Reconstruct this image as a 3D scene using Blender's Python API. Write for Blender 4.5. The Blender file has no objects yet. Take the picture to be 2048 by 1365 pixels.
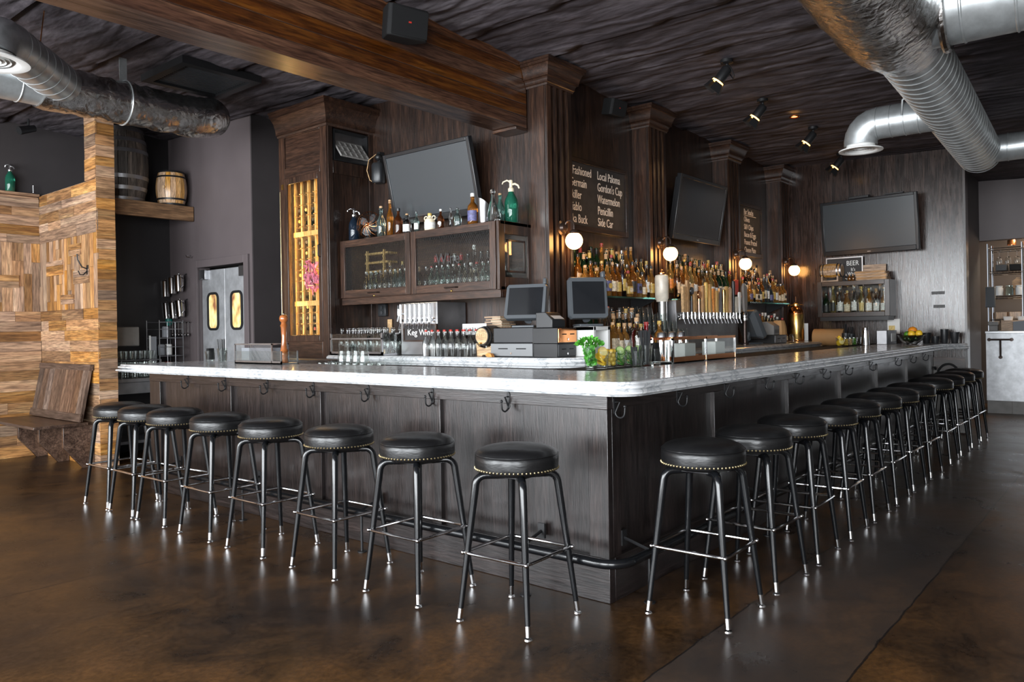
# A corner bar seen from the dining room: oak bar with marble top, stools, back bar, ducts under a cloth ceiling.
WORLD, DAY, EXPO = 2.0, 190.0, 0.0
RACK, GLOBE, SPOT, KIT = 7.0, 24.0, 24.0, 130.0
import bpy, bmesh, math, random
from math import pi, sin, cos, radians as R
from mathutils import Vector as V, Matrix
random.seed(7)
SC = bpy.context.scene
COL = SC.collection
# ------------------------------------------------------------------ mesh builder
class MB:
    def __init__(s): s.v = []; s.f = []
    def add(s, vs, fs):
        b = len(s.v); s.v += [tuple(p) for p in vs]; s.f += [tuple(b+i for i in q) for q in fs]; return s
    def box(s, x0, y0, z0, x1, y1, z1):
        a = [(x0,y0,z0),(x1,y0,z0),(x1,y1,z0),(x0,y1,z0),(x0,y0,z1),(x1,y0,z1),(x1,y1,z1),(x0,y1,z1)]
        return s.add(a, [(3,2,1,0),(4,5,6,7),(0,1,5,4),(1,2,6,5),(2,3,7,6),(3,0,4,7)])
    def obox(s, c, size, m=None):
        m = m or Matrix.Identity(3); c = V(c); h = [q/2 for q in size]
        a = [c + m @ V((sx*h[0], sy*h[1], sz*h[2])) for sz in (-1,1) for sx,sy in ((-1,-1),(1,-1),(1,1),(-1,1))]
        return s.add(a, [(3,2,1,0),(4,5,6,7),(0,1,5,4),(1,2,6,5),(2,3,7,6),(3,0,4,7)])
    def tube(s, pts, r, n=10, cap=True, closed=False):
        pts = [V(p) for p in pts]; k = len(pts)
        rs = r if isinstance(r, (list, tuple)) else [r]*k
        T = []
        for i in range(k):
            a = pts[i-1] if (i > 0 or closed) else pts[i]
            b = pts[(i+1) % k] if (i < k-1 or closed) else pts[i]
            t = (b-a)
            T.append(t.normalized() if t.length > 1e-9 else V((0,0,1)))
        u = T[0].orthogonal().normalized(); vs = []
        for i in range(k):
            u = (u - T[i]*u.dot(T[i]))
            u = u.normalized() if u.length > 1e-6 else T[i].orthogonal().normalized()
            w = T[i].cross(u)
            for j in range(n):
                a = 2*pi*j/n; vs.append(pts[i] + (u*cos(a) + w*sin(a))*rs[i])
        fs = []
        for i in range(k if closed else k-1):
            i2 = (i+1) % k
            for j in range(n):
                j2 = (j+1) % n; fs.append((i*n+j, i*n+j2, i2*n+j2, i2*n+j))
        if cap and not closed:
            fs.append(tuple(reversed(range(n)))); fs.append(tuple((k-1)*n+j for j in range(n)))
        return s.add(vs, fs)
    def cyl(s, p0, p1, r0, r1=None, n=16):
        return s.tube([p0, p1], [r0, r0 if r1 is None else r1], n)
    def lathe(s, prof, n=20, c=(0,0,0), m=None, sq=0.0):
        """prof: (r,z) pairs; ends with r=0 are closed to a point; sq>0 squares the section"""
        c = V(c); vs = []; fs = []; rings = []
        for r, z in prof:
            if r <= 1e-6:
                rings.append([len(vs)]); vs.append(V((0,0,z)))
            else:
                q = []
                for j in range(n):
                    a = 2*pi*(j+.5)/n; k = 1.0
                    if sq:
                        p = 2+sq*6; k = (abs(cos(a))**p + abs(sin(a))**p)**(-1.0/p)
                    q.append(len(vs)); vs.append(V((r*k*cos(a), r*k*sin(a), z)))
                rings.append(q)
        for a, b in zip(rings, rings[1:]):
            if len(a) == 1 and len(b) == 1: continue
            for j in range(n):
                j2 = (j+1) % n
                if len(a) == 1: fs.append((a[0], b[j2], b[j]))
                elif len(b) == 1: fs.append((a[j], a[j2], b[0]))
                else: fs.append((a[j], a[j2], b[j2], b[j]))
        if m is not None: vs = [m @ p for p in vs]
        return s.add([p + c for p in vs], fs)
    def prism(s, poly, axis, lo, hi):
        """poly: 2d points in the plane normal to axis (x: (y,z), y: (x,z), z: (x,y))"""
        k = len(poly)
        def P(p, t): return {'x': (t,p[0],p[1]), 'y': (p[0],t,p[1]), 'z': (p[0],p[1],t)}[axis]
        vs = [P(p, lo) for p in poly] + [P(p, hi) for p in poly]
        fs = [tuple(reversed(range(k))), tuple(range(k, 2*k))] + [(i, (i+1) % k, k+(i+1) % k, k+i) for i in range(k)]
        return s.add(vs, fs)
    def sph(s, c, r, n=14, k=8, sc=(1,1,1)):
        prof = [(r*sin(pi*i/k), -r*cos(pi*i/k)) for i in range(k+1)]
        return s.lathe(prof, n, c, Matrix.Diagonal(V(sc)))
    def grid(s, o, du, dv, nu, nv, fn=None):
        o = V(o); du = V(du); dv = V(dv); vs = []
        for j in range(nv+1):
            for i in range(nu+1):
                p = o + du*(i/nu) + dv*(j/nv); vs.append(fn(p) if fn else p)
        return s.add(vs, [(j*(nu+1)+i, j*(nu+1)+i+1, (j+1)*(nu+1)+i+1, (j+1)*(nu+1)+i) for j in range(nv) for i in range(nu)])
    def mesh(s, name, angle=35, recalc=True):
        me = bpy.data.meshes.new(name); me.from_pydata(s.v, [], s.f)
        if recalc:
            bm = bmesh.new(); bm.from_mesh(me); bmesh.ops.recalc_face_normals(bm, faces=bm.faces); bm.to_mesh(me); bm.free()
        me.polygons.foreach_set('use_smooth', [True]*len(me.polygons))
        me.set_sharp_from_angle(angle=R(angle)); me.update()
        return me
    def build(s, name, mat, parent=None, bev=0.0, angle=35, loc=None, rz=0.0, recalc=True):
        me = s.mesh(name, angle, recalc); me.materials.append(mat)
        return link(name, me, parent, bev, loc, rz)

def link(name, me, parent=None, bev=0.0, loc=None, rz=0.0, mat=None):
    o = bpy.data.objects.new(name, me); COL.objects.link(o)
    if parent is not None: o.parent = parent
    if loc is not None: o.location = loc
    if rz: o.rotation_euler.z = rz
    if mat is not None:
        o.material_slots[0].link = 'OBJECT'; o.material_slots[0].material = mat
    if bev:
        b = o.modifiers.new('edge', 'BEVEL'); b.width = bev; b.segments = 2; b.limit_method = 'ANGLE'; b.angle_limit = R(40)
    return o

def tag(o, label, cat, group=None):
    o['label'] = label; o['category'] = cat
    if group: o['group'] = group
    return o
def thing(name, label, cat, loc=(0,0,0), rz=0.0, group=None, rot=None):
    o = bpy.data.objects.new(name, None); COL.objects.link(o)
    o.location = loc; o.rotation_euler = rot or (0,0,rz); o.empty_display_size = .05
    return tag(o, label, cat, group)
def struct(o):
    o['kind'] = 'structure'; return o
def dup(root, loc, rz, label=None, group=None, kids=None):
    r = root.copy(); COL.objects.link(r); r.location = loc; r.rotation_euler.z = rz
    if label: r['label'] = label
    if group: r['group'] = group
    for ch in list(root.children):
        c = ch.copy(); COL.objects.link(c); c.parent = r
        for g in ch.children:
            d = g.copy(); COL.objects.link(d); d.parent = c
    return r
ORD = 'first second third fourth fifth sixth seventh eighth ninth tenth eleventh twelfth thirteenth fourteenth fifteenth sixteenth seventeenth eighteenth nineteenth twentieth'.split()
def rotm(rx=0, ry=0, rz=0):
    return (Matrix.Rotation(rz,3,'Z') @ Matrix.Rotation(ry,3,'Y') @ Matrix.Rotation(rx,3,'X'))
def arc(c, r, a0, a1, n, plane='xy', k=0.0):
    out = []
    for i in range(n+1):
        a = a0 + (a1-a0)*i/n; u, w = r*cos(a), r*sin(a)
        out.append({'xy': (c[0]+u, c[1]+w, c[2]), 'xz': (c[0]+u, c[1], c[2]+w), 'yz': (c[0], c[1]+u, c[2]+w)}[plane])
    return out

# ------------------------------------------------------------------ materials
M = {}
def newmat(name):
    m = bpy.data.materials.new(name); m.use_nodes = True; nt = m.node_tree
    b = nt.nodes['Principled BSDF']; M[name] = m
    return m, nt, b
def N(nt, t, **k):
    n = nt.nodes.new(t)
    for a, v in k.items():
        if a in n.inputs.keys(): n.inputs[a].default_value = v
        else: setattr(n, a, v)
    return n
def ramp(nt, stops, interp='LINEAR'):
    n = nt.nodes.new('ShaderNodeValToRGB'); e = n.color_ramp.elements; n.color_ramp.interpolation = interp
    e[0].position, e[0].color = stops[0][0], (*stops[0][1], 1)
    e[1].position, e[1].color = stops[-1][0], (*stops[-1][1], 1)
    for p, c in stops[1:-1]:
        x = e.new(p); x.color = (*c, 1)
    return n
def coords(nt, scale, kind='Object', loc=(0,0,0)):
    t = nt.nodes.new('ShaderNodeTexCoord'); mp = nt.nodes.new('ShaderNodeMapping')
    mp.inputs['Scale'].default_value = scale; mp.inputs['Location'].default_value = loc
    nt.links.new(t.outputs[kind], mp.inputs['Vector']); return mp.outputs['Vector']
def bump(nt, b, h, strength=.3, dist=.01):
    n = nt.nodes.new('ShaderNodeBump'); n.inputs['Strength'].default_value = strength; n.inputs['Distance'].default_value = dist
    nt.links.new(h, n.inputs['Height']); nt.links.new(n.outputs['Normal'], b.inputs['Normal']); return n
def plain(name, col, rough=.5, metal=0.0, spec=.5, noise=0.0, nscale=30, emit=None, es=0.0, coat=0.0):
    m, nt, b = newmat(name)
    b.inputs['Base Color'].default_value = (*col, 1); b.inputs['Roughness'].default_value = rough
    b.inputs['Metallic'].default_value = metal; b.inputs['Specular IOR Level'].default_value = spec
    b.inputs['Coat Weight'].default_value = coat
    if noise:
        t = N(nt, 'ShaderNodeTexNoise', Scale=nscale, Detail=5.0); nt.links.new(coords(nt, (1,1,1)), t.inputs['Vector'])
        d = tuple(max(0, c*(1-noise)) for c in col); l = tuple(min(1, c*(1+noise)) for c in col)
        r = ramp(nt, [(.3, d), (.7, l)]); nt.links.new(t.outputs['Fac'], r.inputs[0]); nt.links.new(r.outputs[0], b.inputs['Base Color'])
    if emit:
        b.inputs['Emission Color'].default_value = (*emit, 1); b.inputs['Emission Strength'].default_value = es
    return m
def wood(name, dark, mid, light, axis='z', scale=1.0, rough=.4, bmp=.25, island=0.0, coat=0.0, rings=True):
    m, nt, b = newmat(name)
    sc = {'x': (.9,11,11), 'y': (11,.9,11), 'z': (11,11,.9)}[axis]
    vec = coords(nt, tuple(q*scale for q in sc))
    geo = nt.nodes.new('ShaderNodeNewGeometry')
    if island:
        ad = N(nt, 'ShaderNodeVectorMath', operation='MULTIPLY_ADD')
        cb = nt.nodes.new('ShaderNodeCombineXYZ')
        for i in range(3): nt.links.new(geo.outputs['Random Per Island'], cb.inputs[i])
        nt.links.new(cb.outputs[0], ad.inputs[0]); ad.inputs[1].default_value = (37,53,71); nt.links.new(vec, ad.inputs[2]); vec = ad.outputs[0]
    n1 = N(nt, 'ShaderNodeTexNoise', Scale=1.6, Detail=6.0, Roughness=.62, Distortion=.9); nt.links.new(vec, n1.inputs['Vector'])
    n2 = N(nt, 'ShaderNodeTexNoise', Scale=9.0, Detail=3.0, Roughness=.6); nt.links.new(vec, n2.inputs['Vector'])
    r = ramp(nt, [(.3, dark), (.5, mid), (.72, light)]); nt.links.new(n1.outputs['Fac'], r.inputs[0])
    r2 = ramp(nt, [(.38, (.42,.42,.42)), (.6, (1.15,1.15,1.15))]); nt.links.new(n2.outputs['Fac'], r2.inputs[0])
    mx = N(nt, 'ShaderNodeMix', data_type='RGBA', blend_type='MULTIPLY'); mx.inputs[0].default_value = .85
    nt.links.new(r.outputs[0], mx.inputs[6]); nt.links.new(r2.outputs[0], mx.inputs[7]); out = mx.outputs[2]
    if island:
        hv = N(nt, 'ShaderNodeHueSaturation'); mr = N(nt, 'ShaderNodeMapRange'); mr.inputs[3].default_value = 1-island; mr.inputs[4].default_value = 1+island*.75
        nt.links.new(geo.outputs['Random Per Island'], mr.inputs[0]); nt.links.new(mr.outputs[0], hv.inputs['Value'])
        m2 = N(nt, 'ShaderNodeMath', operation='MULTIPLY'); m2.inputs[1].default_value = 7.31; nt.links.new(geo.outputs['Random Per Island'], m2.inputs[0])
        m3 = N(nt, 'ShaderNodeMath', operation='FRACT'); nt.links.new(m2.outputs[0], m3.inputs[0])
        mr2 = N(nt, 'ShaderNodeMapRange'); mr2.inputs[3].default_value = .62; mr2.inputs[4].default_value = 1.08; nt.links.new(m3.outputs[0], mr2.inputs[0]); nt.links.new(mr2.outputs[0], hv.inputs['Saturation'])
        nt.links.new(out, hv.inputs['Color']); out = hv.outputs[0]
    nt.links.new(out, b.inputs['Base Color'])
    rr = N(nt, 'ShaderNodeMapRange'); rr.inputs[3].default_value = rough-.08; rr.inputs[4].default_value = rough+.12
    nt.links.new(n2.outputs['Fac'], rr.inputs[0]); nt.links.new(rr.outputs[0], b.inputs['Roughness'])
    b.inputs['Coat Weight'].default_value = coat; b.inputs['Coat Roughness'].default_value = .2
    bump(nt, b, n2.outputs['Fac'], bmp, .004)
    return m
def glass(name, col, rough=0.0, tr=1.0, ior=1.45):
    m, nt, b = newmat(name)
    b.inputs['Base Color'].default_value = (*col, 1); b.inputs['Roughness'].default_value = rough
    b.inputs['Transmission Weight'].default_value = tr; b.inputs['IOR'].default_value = ior
    return m
def pane(name, col=(1,1,1), refl=1.0, rough=0.0):
    m, nt, b = newmat(name); nt.nodes.remove(b); out = nt.nodes['Material Output']
    t = N(nt, 'ShaderNodeBsdfTransparent'); t.inputs[0].default_value = (*col, 1)
    g = N(nt, 'ShaderNodeBsdfGlossy'); g.inputs['Roughness'].default_value = rough
    f = N(nt, 'ShaderNodeFresnel'); gb = nt.nodes.new('ShaderNodeNewGeometry')
    mr = N(nt, 'ShaderNodeMapRange'); mr.inputs[3].default_value = 1.5; mr.inputs[4].default_value = 1/1.5
    nt.links.new(gb.outputs['Backfacing'], mr.inputs[0]); nt.links.new(mr.outputs[0], f.inputs['IOR']); k = N(nt, 'ShaderNodeMath', operation='MULTIPLY'); k.inputs[1].default_value = refl
    mx = N(nt, 'ShaderNodeMixShader'); nt.links.new(f.outputs[0], k.inputs[0]); nt.links.new(k.outputs[0], mx.inputs[0])
    nt.links.new(t.outputs[0], mx.inputs[1]); nt.links.new(g.outputs[0], mx.inputs[2]); nt.links.new(mx.outputs[0], out.inputs[0])
    return m

# dark stained oak in three grain directions
OD, OM, OL = (.007,.0036,.0025), (.022,.0108,.0070), (.054,.026,.0155)
for ax in 'xyz':
    wood('oak_'+ax, OD, OM, OL, ax, 1.0, .36, .3, coat=.25)
    wood('bar_oak_'+ax, (.006,.0042,.0042), (.015,.0105,.0100), (.031,.021,.019), ax, 1.1, .30, .3, coat=.35)
wood('cab_oak_y', (.014,.006,.0036), (.040,.0175,.0098), (.082,.038,.021), 'y', 1.2, .36, .25, coat=.25)
wood('cab_oak_z', (.014,.006,.0036), (.040,.0175,.0098), (.082,.038,.021), 'z', 1.2, .36, .25, coat=.25)
wood('cab_oak_x', (.014,.006,.0036), (.040,.0175,.0098), (.082,.038,.021), 'x', 1.2, .36, .25, coat=.25)
wood('beam_wood', (.032,.009,.003), (.085,.027,.007), (.16,.060,.015), 'x', .8, .30, .3, island=.25, coat=.25)
for ax in 'xyz':
    wood('cedar_'+ax, (.21,.085,.024), (.44,.205,.062), (.62,.35,.125), ax, .8, .55, .3, island=.42)
wood('bench_wood', (.045,.022,.013), (.135,.072,.043), (.27,.16,.095), 'z', .8, .42, .3, island=.3)
wood('bench_seat_wood', (.03,.013,.008), (.085,.042,.024), (.16,.085,.05), 'y', .8, .36, .25, island=.2, coat=.2)
wood('shelf_plank', (.10,.05,.022), (.22,.12,.06), (.32,.19,.10), 'x', .7, .5, .3)
wood('rack_wood', (.42,.24,.075), (.62,.39,.14), (.75,.50,.21), 'z', 1.2, .5, .15)
wood('barrel_dark', (.022,.017,.014), (.065,.05,.04), (.17,.135,.11), 'z', .8, .65, .5, island=.3)
wood('barrel_gold', (.40,.18,.04), (.60,.30,.08), (.74,.42,.14), 'z', .9, .35, .2, island=.12, coat=.4)
wood('barrel_gold_y', (.40,.18,.04), (.60,.30,.08), (.74,.42,.14), 'y', .9, .35, .2, island=.12, coat=.4)
wood('pale_wood', (.42,.25,.12), (.60,.40,.22), (.72,.52,.31), 'y', 1.5, .5, .15)
wood('board_wood', (.30,.15,.06), (.48,.27,.12), (.62,.38,.19), 'y', 1.2, .5, .2, island=.15)
wood('handle_wood', (.32,.17,.07), (.52,.31,.14), (.66,.43,.23), 'z', 2.0, .45, .15)
wood('door_wood', (.22,.11,.045), (.35,.19,.085), (.45,.27,.13), 'z', .8, .45, .2)
plain('chalk', (.78,.66,.56), .9, spec=.2)
plain('chalk_white', (.85,.84,.82), .8, spec=.2)
plain('slate', (.028,.024,.023), .65, noise=.35, nscale=9)
plain('black_paint', (.005,.0055,.0065), .20, spec=.5)
plain('black_metal', (.012,.012,.013), .42, metal=.2)
plain('black_plastic', (.016,.017,.019), .38)
plain('grey_plastic', (.060,.067,.075), .42)
plain('dark_grey', (.030,.031,.034), .5)
plain('screen', (.012,.013,.015), .06, spec=.6)
plain('chrome', (.72,.72,.73), .10, metal=1)
plain('brushed', (.36,.36,.37), .36, metal=1, noise=.12, nscale=6)
plain('steel_dull', (.28,.28,.29), .42, metal=1, noise=.25, nscale=5)
plain('aluminium', (.62,.63,.65), .36, metal=1, noise=.10, nscale=4)
plain('brass', (.62,.40,.13), .26, metal=1)
plain('copper', (.70,.30,.12), .20, metal=1)
plain('nail_brass', (.60,.49,.27), .28, metal=1)
plain('bronze', (.05,.035,.03), .32, metal=.7)
plain('white', (.78,.78,.76), .55)
plain('cream', (.72,.62,.45), .6)
plain('cream_label', (.70,.60,.44), .6, noise=.35, nscale=60)
plain('white_label', (.74,.72,.68), .6, noise=.3, nscale=60)
plain('tan_label', (.50,.32,.16), .6, noise=.35, nscale=50)
plain('black_label', (.03,.028,.028), .5, noise=.6, nscale=60)
plain('blue_label', (.10,.10,.22), .5, noise=.4, nscale=60)
plain('orange_label', (.62,.25,.05), .5, noise=.3, nscale=60)
plain('gold_label', (.55,.38,.10), .4, noise=.3, nscale=60)
plain('cork', (.52,.33,.18), .8, noise=.2, nscale=60)
plain('red', (.45,.03,.02), .4)
plain('wax_red', (.40,.05,.05), .4)
plain('teal_plastic', (.02,.20,.17), .4)
plain('ceramic', (.66,.61,.52), .3, noise=.15, nscale=14)
plain('rubber', (.007,.007,.0075), .75, spec=.3)
plain('kraft', (.46,.25,.10), .7, noise=.08, nscale=8)
plain('paper', (.72,.70,.67), .7)
plain('napkin', (.22,.23,.25), .8)
plain('mill_wood', (.33,.10,.025), .22, coat=.5, noise=.2, nscale=10)
plain('ash_grey', (.20,.19,.18), .6, noise=.15, nscale=8)
plain('gravel_paint', (.16,.15,.145), .6)
glass('clear_glass', (.97,.99,.98)); glass('green_glass', (.10,.28,.10), 0, .9); glass('dark_green_glass', (.025,.075,.03), 0, .8)
glass('amber_glass', (.62,.22,.03), 0, .85); glass('brown_glass', (.16,.045,.012), 0, .8); glass('whiskey', (.75,.36,.08), 0, .8)
glass('pale_gold', (.88,.68,.26), 0, .9); glass('red_liquor', (.55,.015,.02), 0, .7); glass('teal_glass', (.30,.66,.56), 0, .92)
glass('aqua_glass', (.66,.88,.84), 0, .97); glass('siphon_dark', (.02,.035,.06), 0, .6); glass('siphon_green', (.04,.33,.20), 0, .75)
glass('blue_glass', (.55,.75,.90), 0, .97); glass('shelf_glass', (.35,.75,.62), .02, .95)
pane('thin_glass', (.95,.97,.96), 1.5); pane('pane_clear', (.93,.95,.94), 1.1); pane('pane_dark', (.62,.66,.65), 1.6); pane('pane_door', (.9,.9,.88), .7)
from mathutils import noise as MN
# ------------------------------------------------------------------ setting materials
def floor_mat():
    m, nt, b = newmat('stained_concrete')
    v = coords(nt, (1,1,1))
    n1 = N(nt, 'ShaderNodeTexNoise', Scale=.55, Detail=7.0, Roughness=.62, Distortion=.7)
    mp = coords(nt, (1.0,1.35,1)); nt.links.new(mp, n1.inputs['Vector'])
    n2 = N(nt, 'ShaderNodeTexNoise', Scale=2.6, Detail=9.0, Roughness=.68, Distortion=.5); nt.links.new(v, n2.inputs['Vector'])
    n3 = N(nt, 'ShaderNodeTexNoise', Scale=38.0, Detail=6.0, Roughness=.75); nt.links.new(v, n3.inputs['Vector'])
    r1 = ramp(nt, [(.33, (.016,.012,.011)), (.49, (.058,.030,.013)), (.66, (.120,.055,.016))]); nt.links.new(n1.outputs['Fac'], r1.inputs[0])
    r2 = ramp(nt, [(.36, (.20,.19,.20)), (.50, (.70,.69,.69)), (.68, (1.25,1.18,1.10))]); nt.links.new(n2.outputs['Fac'], r2.inputs[0])
    r3 = ramp(nt, [(.36, (.45,.45,.46)), (.62, (1.25,1.25,1.25))]); nt.links.new(n3.outputs['Fac'], r3.inputs[0])
    a = N(nt, 'ShaderNodeMix', data_type='RGBA', blend_type='MULTIPLY'); a.inputs[0].default_value = .9
    c = N(nt, 'ShaderNodeMix', data_type='RGBA', blend_type='MULTIPLY'); c.inputs[0].default_value = .8
    nt.links.new(r1.outputs[0], a.inputs[6]); nt.links.new(r2.outputs[0], a.inputs[7])
    nt.links.new(a.outputs[2], c.inputs[6]); nt.links.new(r3.outputs[0], c.inputs[7])
    # greyer tone of the slab strip between the two joints
    sep = N(nt, 'ShaderNodeSeparateXYZ'); nt.links.new(v, sep.inputs[0])
    def M2(op, a_, b_=None):
        n = N(nt, 'ShaderNodeMath', operation=op)
        for i, q in enumerate((a_, b_)):
            if q is None: continue
            if isinstance(q, (int, float)): n.inputs[i].default_value = q
            else: nt.links.new(q, n.inputs[i])
        return n.outputs[0]
    wob = M2('MULTIPLY', M2('SUBTRACT', n2.outputs['Fac'], .5), .05)
    y = M2('ADD', sep.outputs['Y'], wob)
    strip = M2('MULTIPLY', M2('GREATER_THAN', y, -1.12), M2('LESS_THAN', y, -.53))
    g = N(nt, 'ShaderNodeMix', data_type='RGBA'); g.inputs[7].default_value = (.050,.041,.037,1)
    nt.links.new(M2('MULTIPLY', strip, .55), g.inputs[0]); nt.links.new(c.outputs[2], g.inputs[6])
    ln = None
    for y0, w in ((-.53,.0045), (-1.12,.0045), (2.5,.006), (-3.2,.005)):
        q = M2('LESS_THAN', M2('ABSOLUTE', M2('SUBTRACT', y, y0)), w)
        ln = q if ln is None else M2('MAXIMUM', ln, q)
    dk = N(nt, 'ShaderNodeMix', data_type='RGBA'); dk.inputs[7].default_value = (.006,.005,.005,1)
    nt.links.new(M2('MULTIPLY', ln, .85), dk.inputs[0]); nt.links.new(g.outputs[2], dk.inputs[6])
    nt.links.new(dk.outputs[2], b.inputs['Base Color'])
    rr = N(nt, 'ShaderNodeMapRange'); rr.inputs[1].default_value = .3; rr.inputs[2].default_value = .7; rr.inputs[3].default_value = .24; rr.inputs[4].default_value = .40
    nt.links.new(n2.outputs['Fac'], rr.inputs[0]); nt.links.new(rr.outputs[0], b.inputs['Roughness'])
    b.inputs['Specular IOR Level'].default_value = .36
    bump(nt, b, n3.outputs['Fac'], .06, .002)
floor_mat()
def ceil_mat():
    m, nt, b = newmat('ceiling_cloth')
    v = coords(nt, (1.7,.62,1)); n1 = N(nt, 'ShaderNodeTexNoise', Scale=1.7, Detail=8.0, Roughness=.66, Distortion=1.0); nt.links.new(v, n1.inputs['Vector'])
    v2 = coords(nt, (1,.22,1)); n2 = N(nt, 'ShaderNodeTexNoise', Scale=30.0, Detail=5.0, Roughness=.65); nt.links.new(v2, n2.inputs['Vector'])
    v3 = coords(nt, (2.4,.75,1)); wv = N(nt, 'ShaderNodeTexWave', wave_type='BANDS', Scale=.8, Distortion=14.0, Detail=4.0); wv.inputs['Detail Scale'].default_value = 1.4
    nt.links.new(v3, wv.inputs['Vector'])
    r1 = ramp(nt, [(.3, (.026,.021,.025)), (.52, (.082,.069,.078)), (.72, (.165,.148,.162))]); nt.links.new(n1.outputs['Fac'], r1.inputs[0])
    r2 = ramp(nt, [(.3, (.40,.40,.40)), (.7, (1.25,1.25,1.25))]); nt.links.new(n2.outputs['Fac'], r2.inputs[0])
    a = N(nt, 'ShaderNodeMix', data_type='RGBA', blend_type='MULTIPLY'); a.inputs[0].default_value = .8
    nt.links.new(r1.outputs[0], a.inputs[6]); nt.links.new(r2.outputs[0], a.inputs[7]); nt.links.new(a.outputs[2], b.inputs['Base Color'])
    b.inputs['Roughness'].default_value = .75; b.inputs['Specular IOR Level'].default_value = .3
    h = N(nt, 'ShaderNodeMath', operation='MULTIPLY_ADD'); h.inputs[1].default_value = .35
    nt.links.new(n2.outputs['Fac'], h.inputs[0]); nt.links.new(wv.outputs['Fac'], h.inputs[2])
    bump(nt, b, h.outputs[0], .42, .02)
ceil_mat()
plain('purple_wall', (.098,.080,.082), .55, spec=.35, noise=.06, nscale=3)
plain('brown_wall', (.040,.034,.035), .6, noise=.08, nscale=4)
plain('black_wall', (.012,.010,.011), .6)
plain('cream_wall', (.30,.28,.26), .7)
plain('kitchen_wall', (.05,.04,.035), .6)
plain('window_paint', (.05,.05,.05), .5)
def far_mat():
    wood('far_oak', (.011,.006,.0045), (.030,.016,.012), (.060,.035,.026), 'z', .7, .20, .32, coat=.15)
far_mat()
def galv(name, base, rough, ridge=None, crink=0.0):
    m, nt, b = newmat(name); b.inputs['Metallic'].default_value = 1 if crink else .72
    v = coords(nt, (1,1,1)); n1 = N(nt, 'ShaderNodeTexNoise', Scale=9.0 if not crink else 16.0, Detail=6.0, Roughness=.6, Distortion=0 if not crink else .35); nt.links.new(v, n1.inputs['Vector'])
    r = ramp(nt, [(.35, tuple(q*.72 for q in base)), (.65, base)]); nt.links.new(n1.outputs['Fac'], r.inputs[0]); nt.links.new(r.outputs[0], b.inputs['Base Color'])
    b.inputs['Roughness'].default_value = rough
    if crink:
        v4 = N(nt, 'ShaderNodeTexVoronoi', Scale=15.0, feature='DISTANCE_TO_EDGE'); nt.links.new(v, v4.inputs['Vector'])
        ad = N(nt, 'ShaderNodeMath', operation='ADD'); nt.links.new(v4.outputs['Distance'], ad.inputs[0]); nt.links.new(n1.outputs['Fac'], ad.inputs[1])
        bump(nt, b, ad.outputs[0], crink, .02)
galv('galvanized', (.60,.63,.64), .38)
galv('foil', (.66,.65,.64), .22, crink=.42)
galv('zinc_sheet', (.62,.63,.65), .46)

# ------------------------------------------------------------------ floor, ceiling, outer walls
def zc(x, y): return 3.50 - .018*(x-1.7) + .025*(y-1.7)
def ztop(x, y): return zc(x, y) - .01
struct(MB().add([(-6.3,-7.2,0),(12.2,-7.2,0),(12.2,9.2,0),(-6.3,9.2,0)], [(0,1,2,3)]).build('floor', M['stained_concrete'], recalc=False))
SEAMS = [-6.4,-5.3,-4.2,-3.1,-2.2,-1.35,-.5,.35,1.1,1.75,2.5,3.2,3.85,4.5,5.3,6.1,6.75,7.6,8.8,10.2,12.4]
def cz(p):
    x, y = p.x, p.y
    xs = x + .10*MN.noise(V((x*.5, y*.35, 3.1))) - .05*(y-.5)
    k = max(i for i, s in enumerate(SEAMS) if s <= max(xs, SEAMS[0]))
    u = max(0.0, min(1.0, (xs-SEAMS[k])/(SEAMS[min(k+1, len(SEAMS)-1)]-SEAMS[k]+1e-6)))
    z = zc(x, y) + .012 - .036*u**1.3 + (.05 if u < .055 else 0)
    w = MN.fractal(V((x*2.3+.3*y, y*.8, k*3.7)), 1.0, 2.0, 4)
    z += .013*w + .010*MN.noise(V((x*6.0+1.6*MN.noise(V((x*1.5,y*1.1,9))), y*1.6, k*1.9)))
    return V((x, y, z))
struct(MB().grid((-6.3,-7.2,0), (18.5,0,0), (0,16.4,0), 440, 190, cz).build('ceiling', M['ceiling_cloth'], recalc=False, angle=60))
def wall(name, mat, *a):
    return struct(MB().box(*a).build(name, M[mat]))
wall('wall_south', 'cream_wall', -6.3,-7.2,-.05, 12.2,-7.05,3.85)
wall('wall_east', 'kitchen_wall', 12.05,-7.05,-.05, 12.2,7,3.5)
wall('wall_back_booth', 'brown_wall', -6.3,7.64,0, 1.5,7.8,3.75)
wall('wall_back_niche', 'black_wall', .47,6.95,0, 1.36,7.05,3.75)
# the street wall with its big shop windows, behind the camera
wm = MB()
WIN = [(-6.4,-3.3), (-2.7,.4), (1.0,4.1), (4.6,7.3)]
wm.box(-6.2,-7.05,0, -6.05,7.64,.45).box(-6.2,-7.05,3.10, -6.05,7.64,3.85)
ys = [-7.05] + [q for w in WIN for q in w] + [7.64]
for a, c in zip(ys[0::2], ys[1::2]): wm.box(-6.2,a,.45, -6.05,c,3.10)
struct(wm.build('wall_street', M['window_paint']))
for i, (a, c) in enumerate(WIN):
    f = MB(); f.box(-6.19,a,.45,-6.07,a+.06,3.1).box(-6.19,c-.06,.45,-6.07,c,3.1).box(-6.19,a,.45,-6.07,c,.51).box(-6.19,a,3.04,-6.07,c,3.1)
    f.box(-6.17,(a+c)/2-.025,.5,-6.09,(a+c)/2+.025,3.05).box(-6.17,a,2.35,-6.09,c,2.40)
    struct(f.build('window_%d' % (i+1), M['window_paint']))
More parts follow.
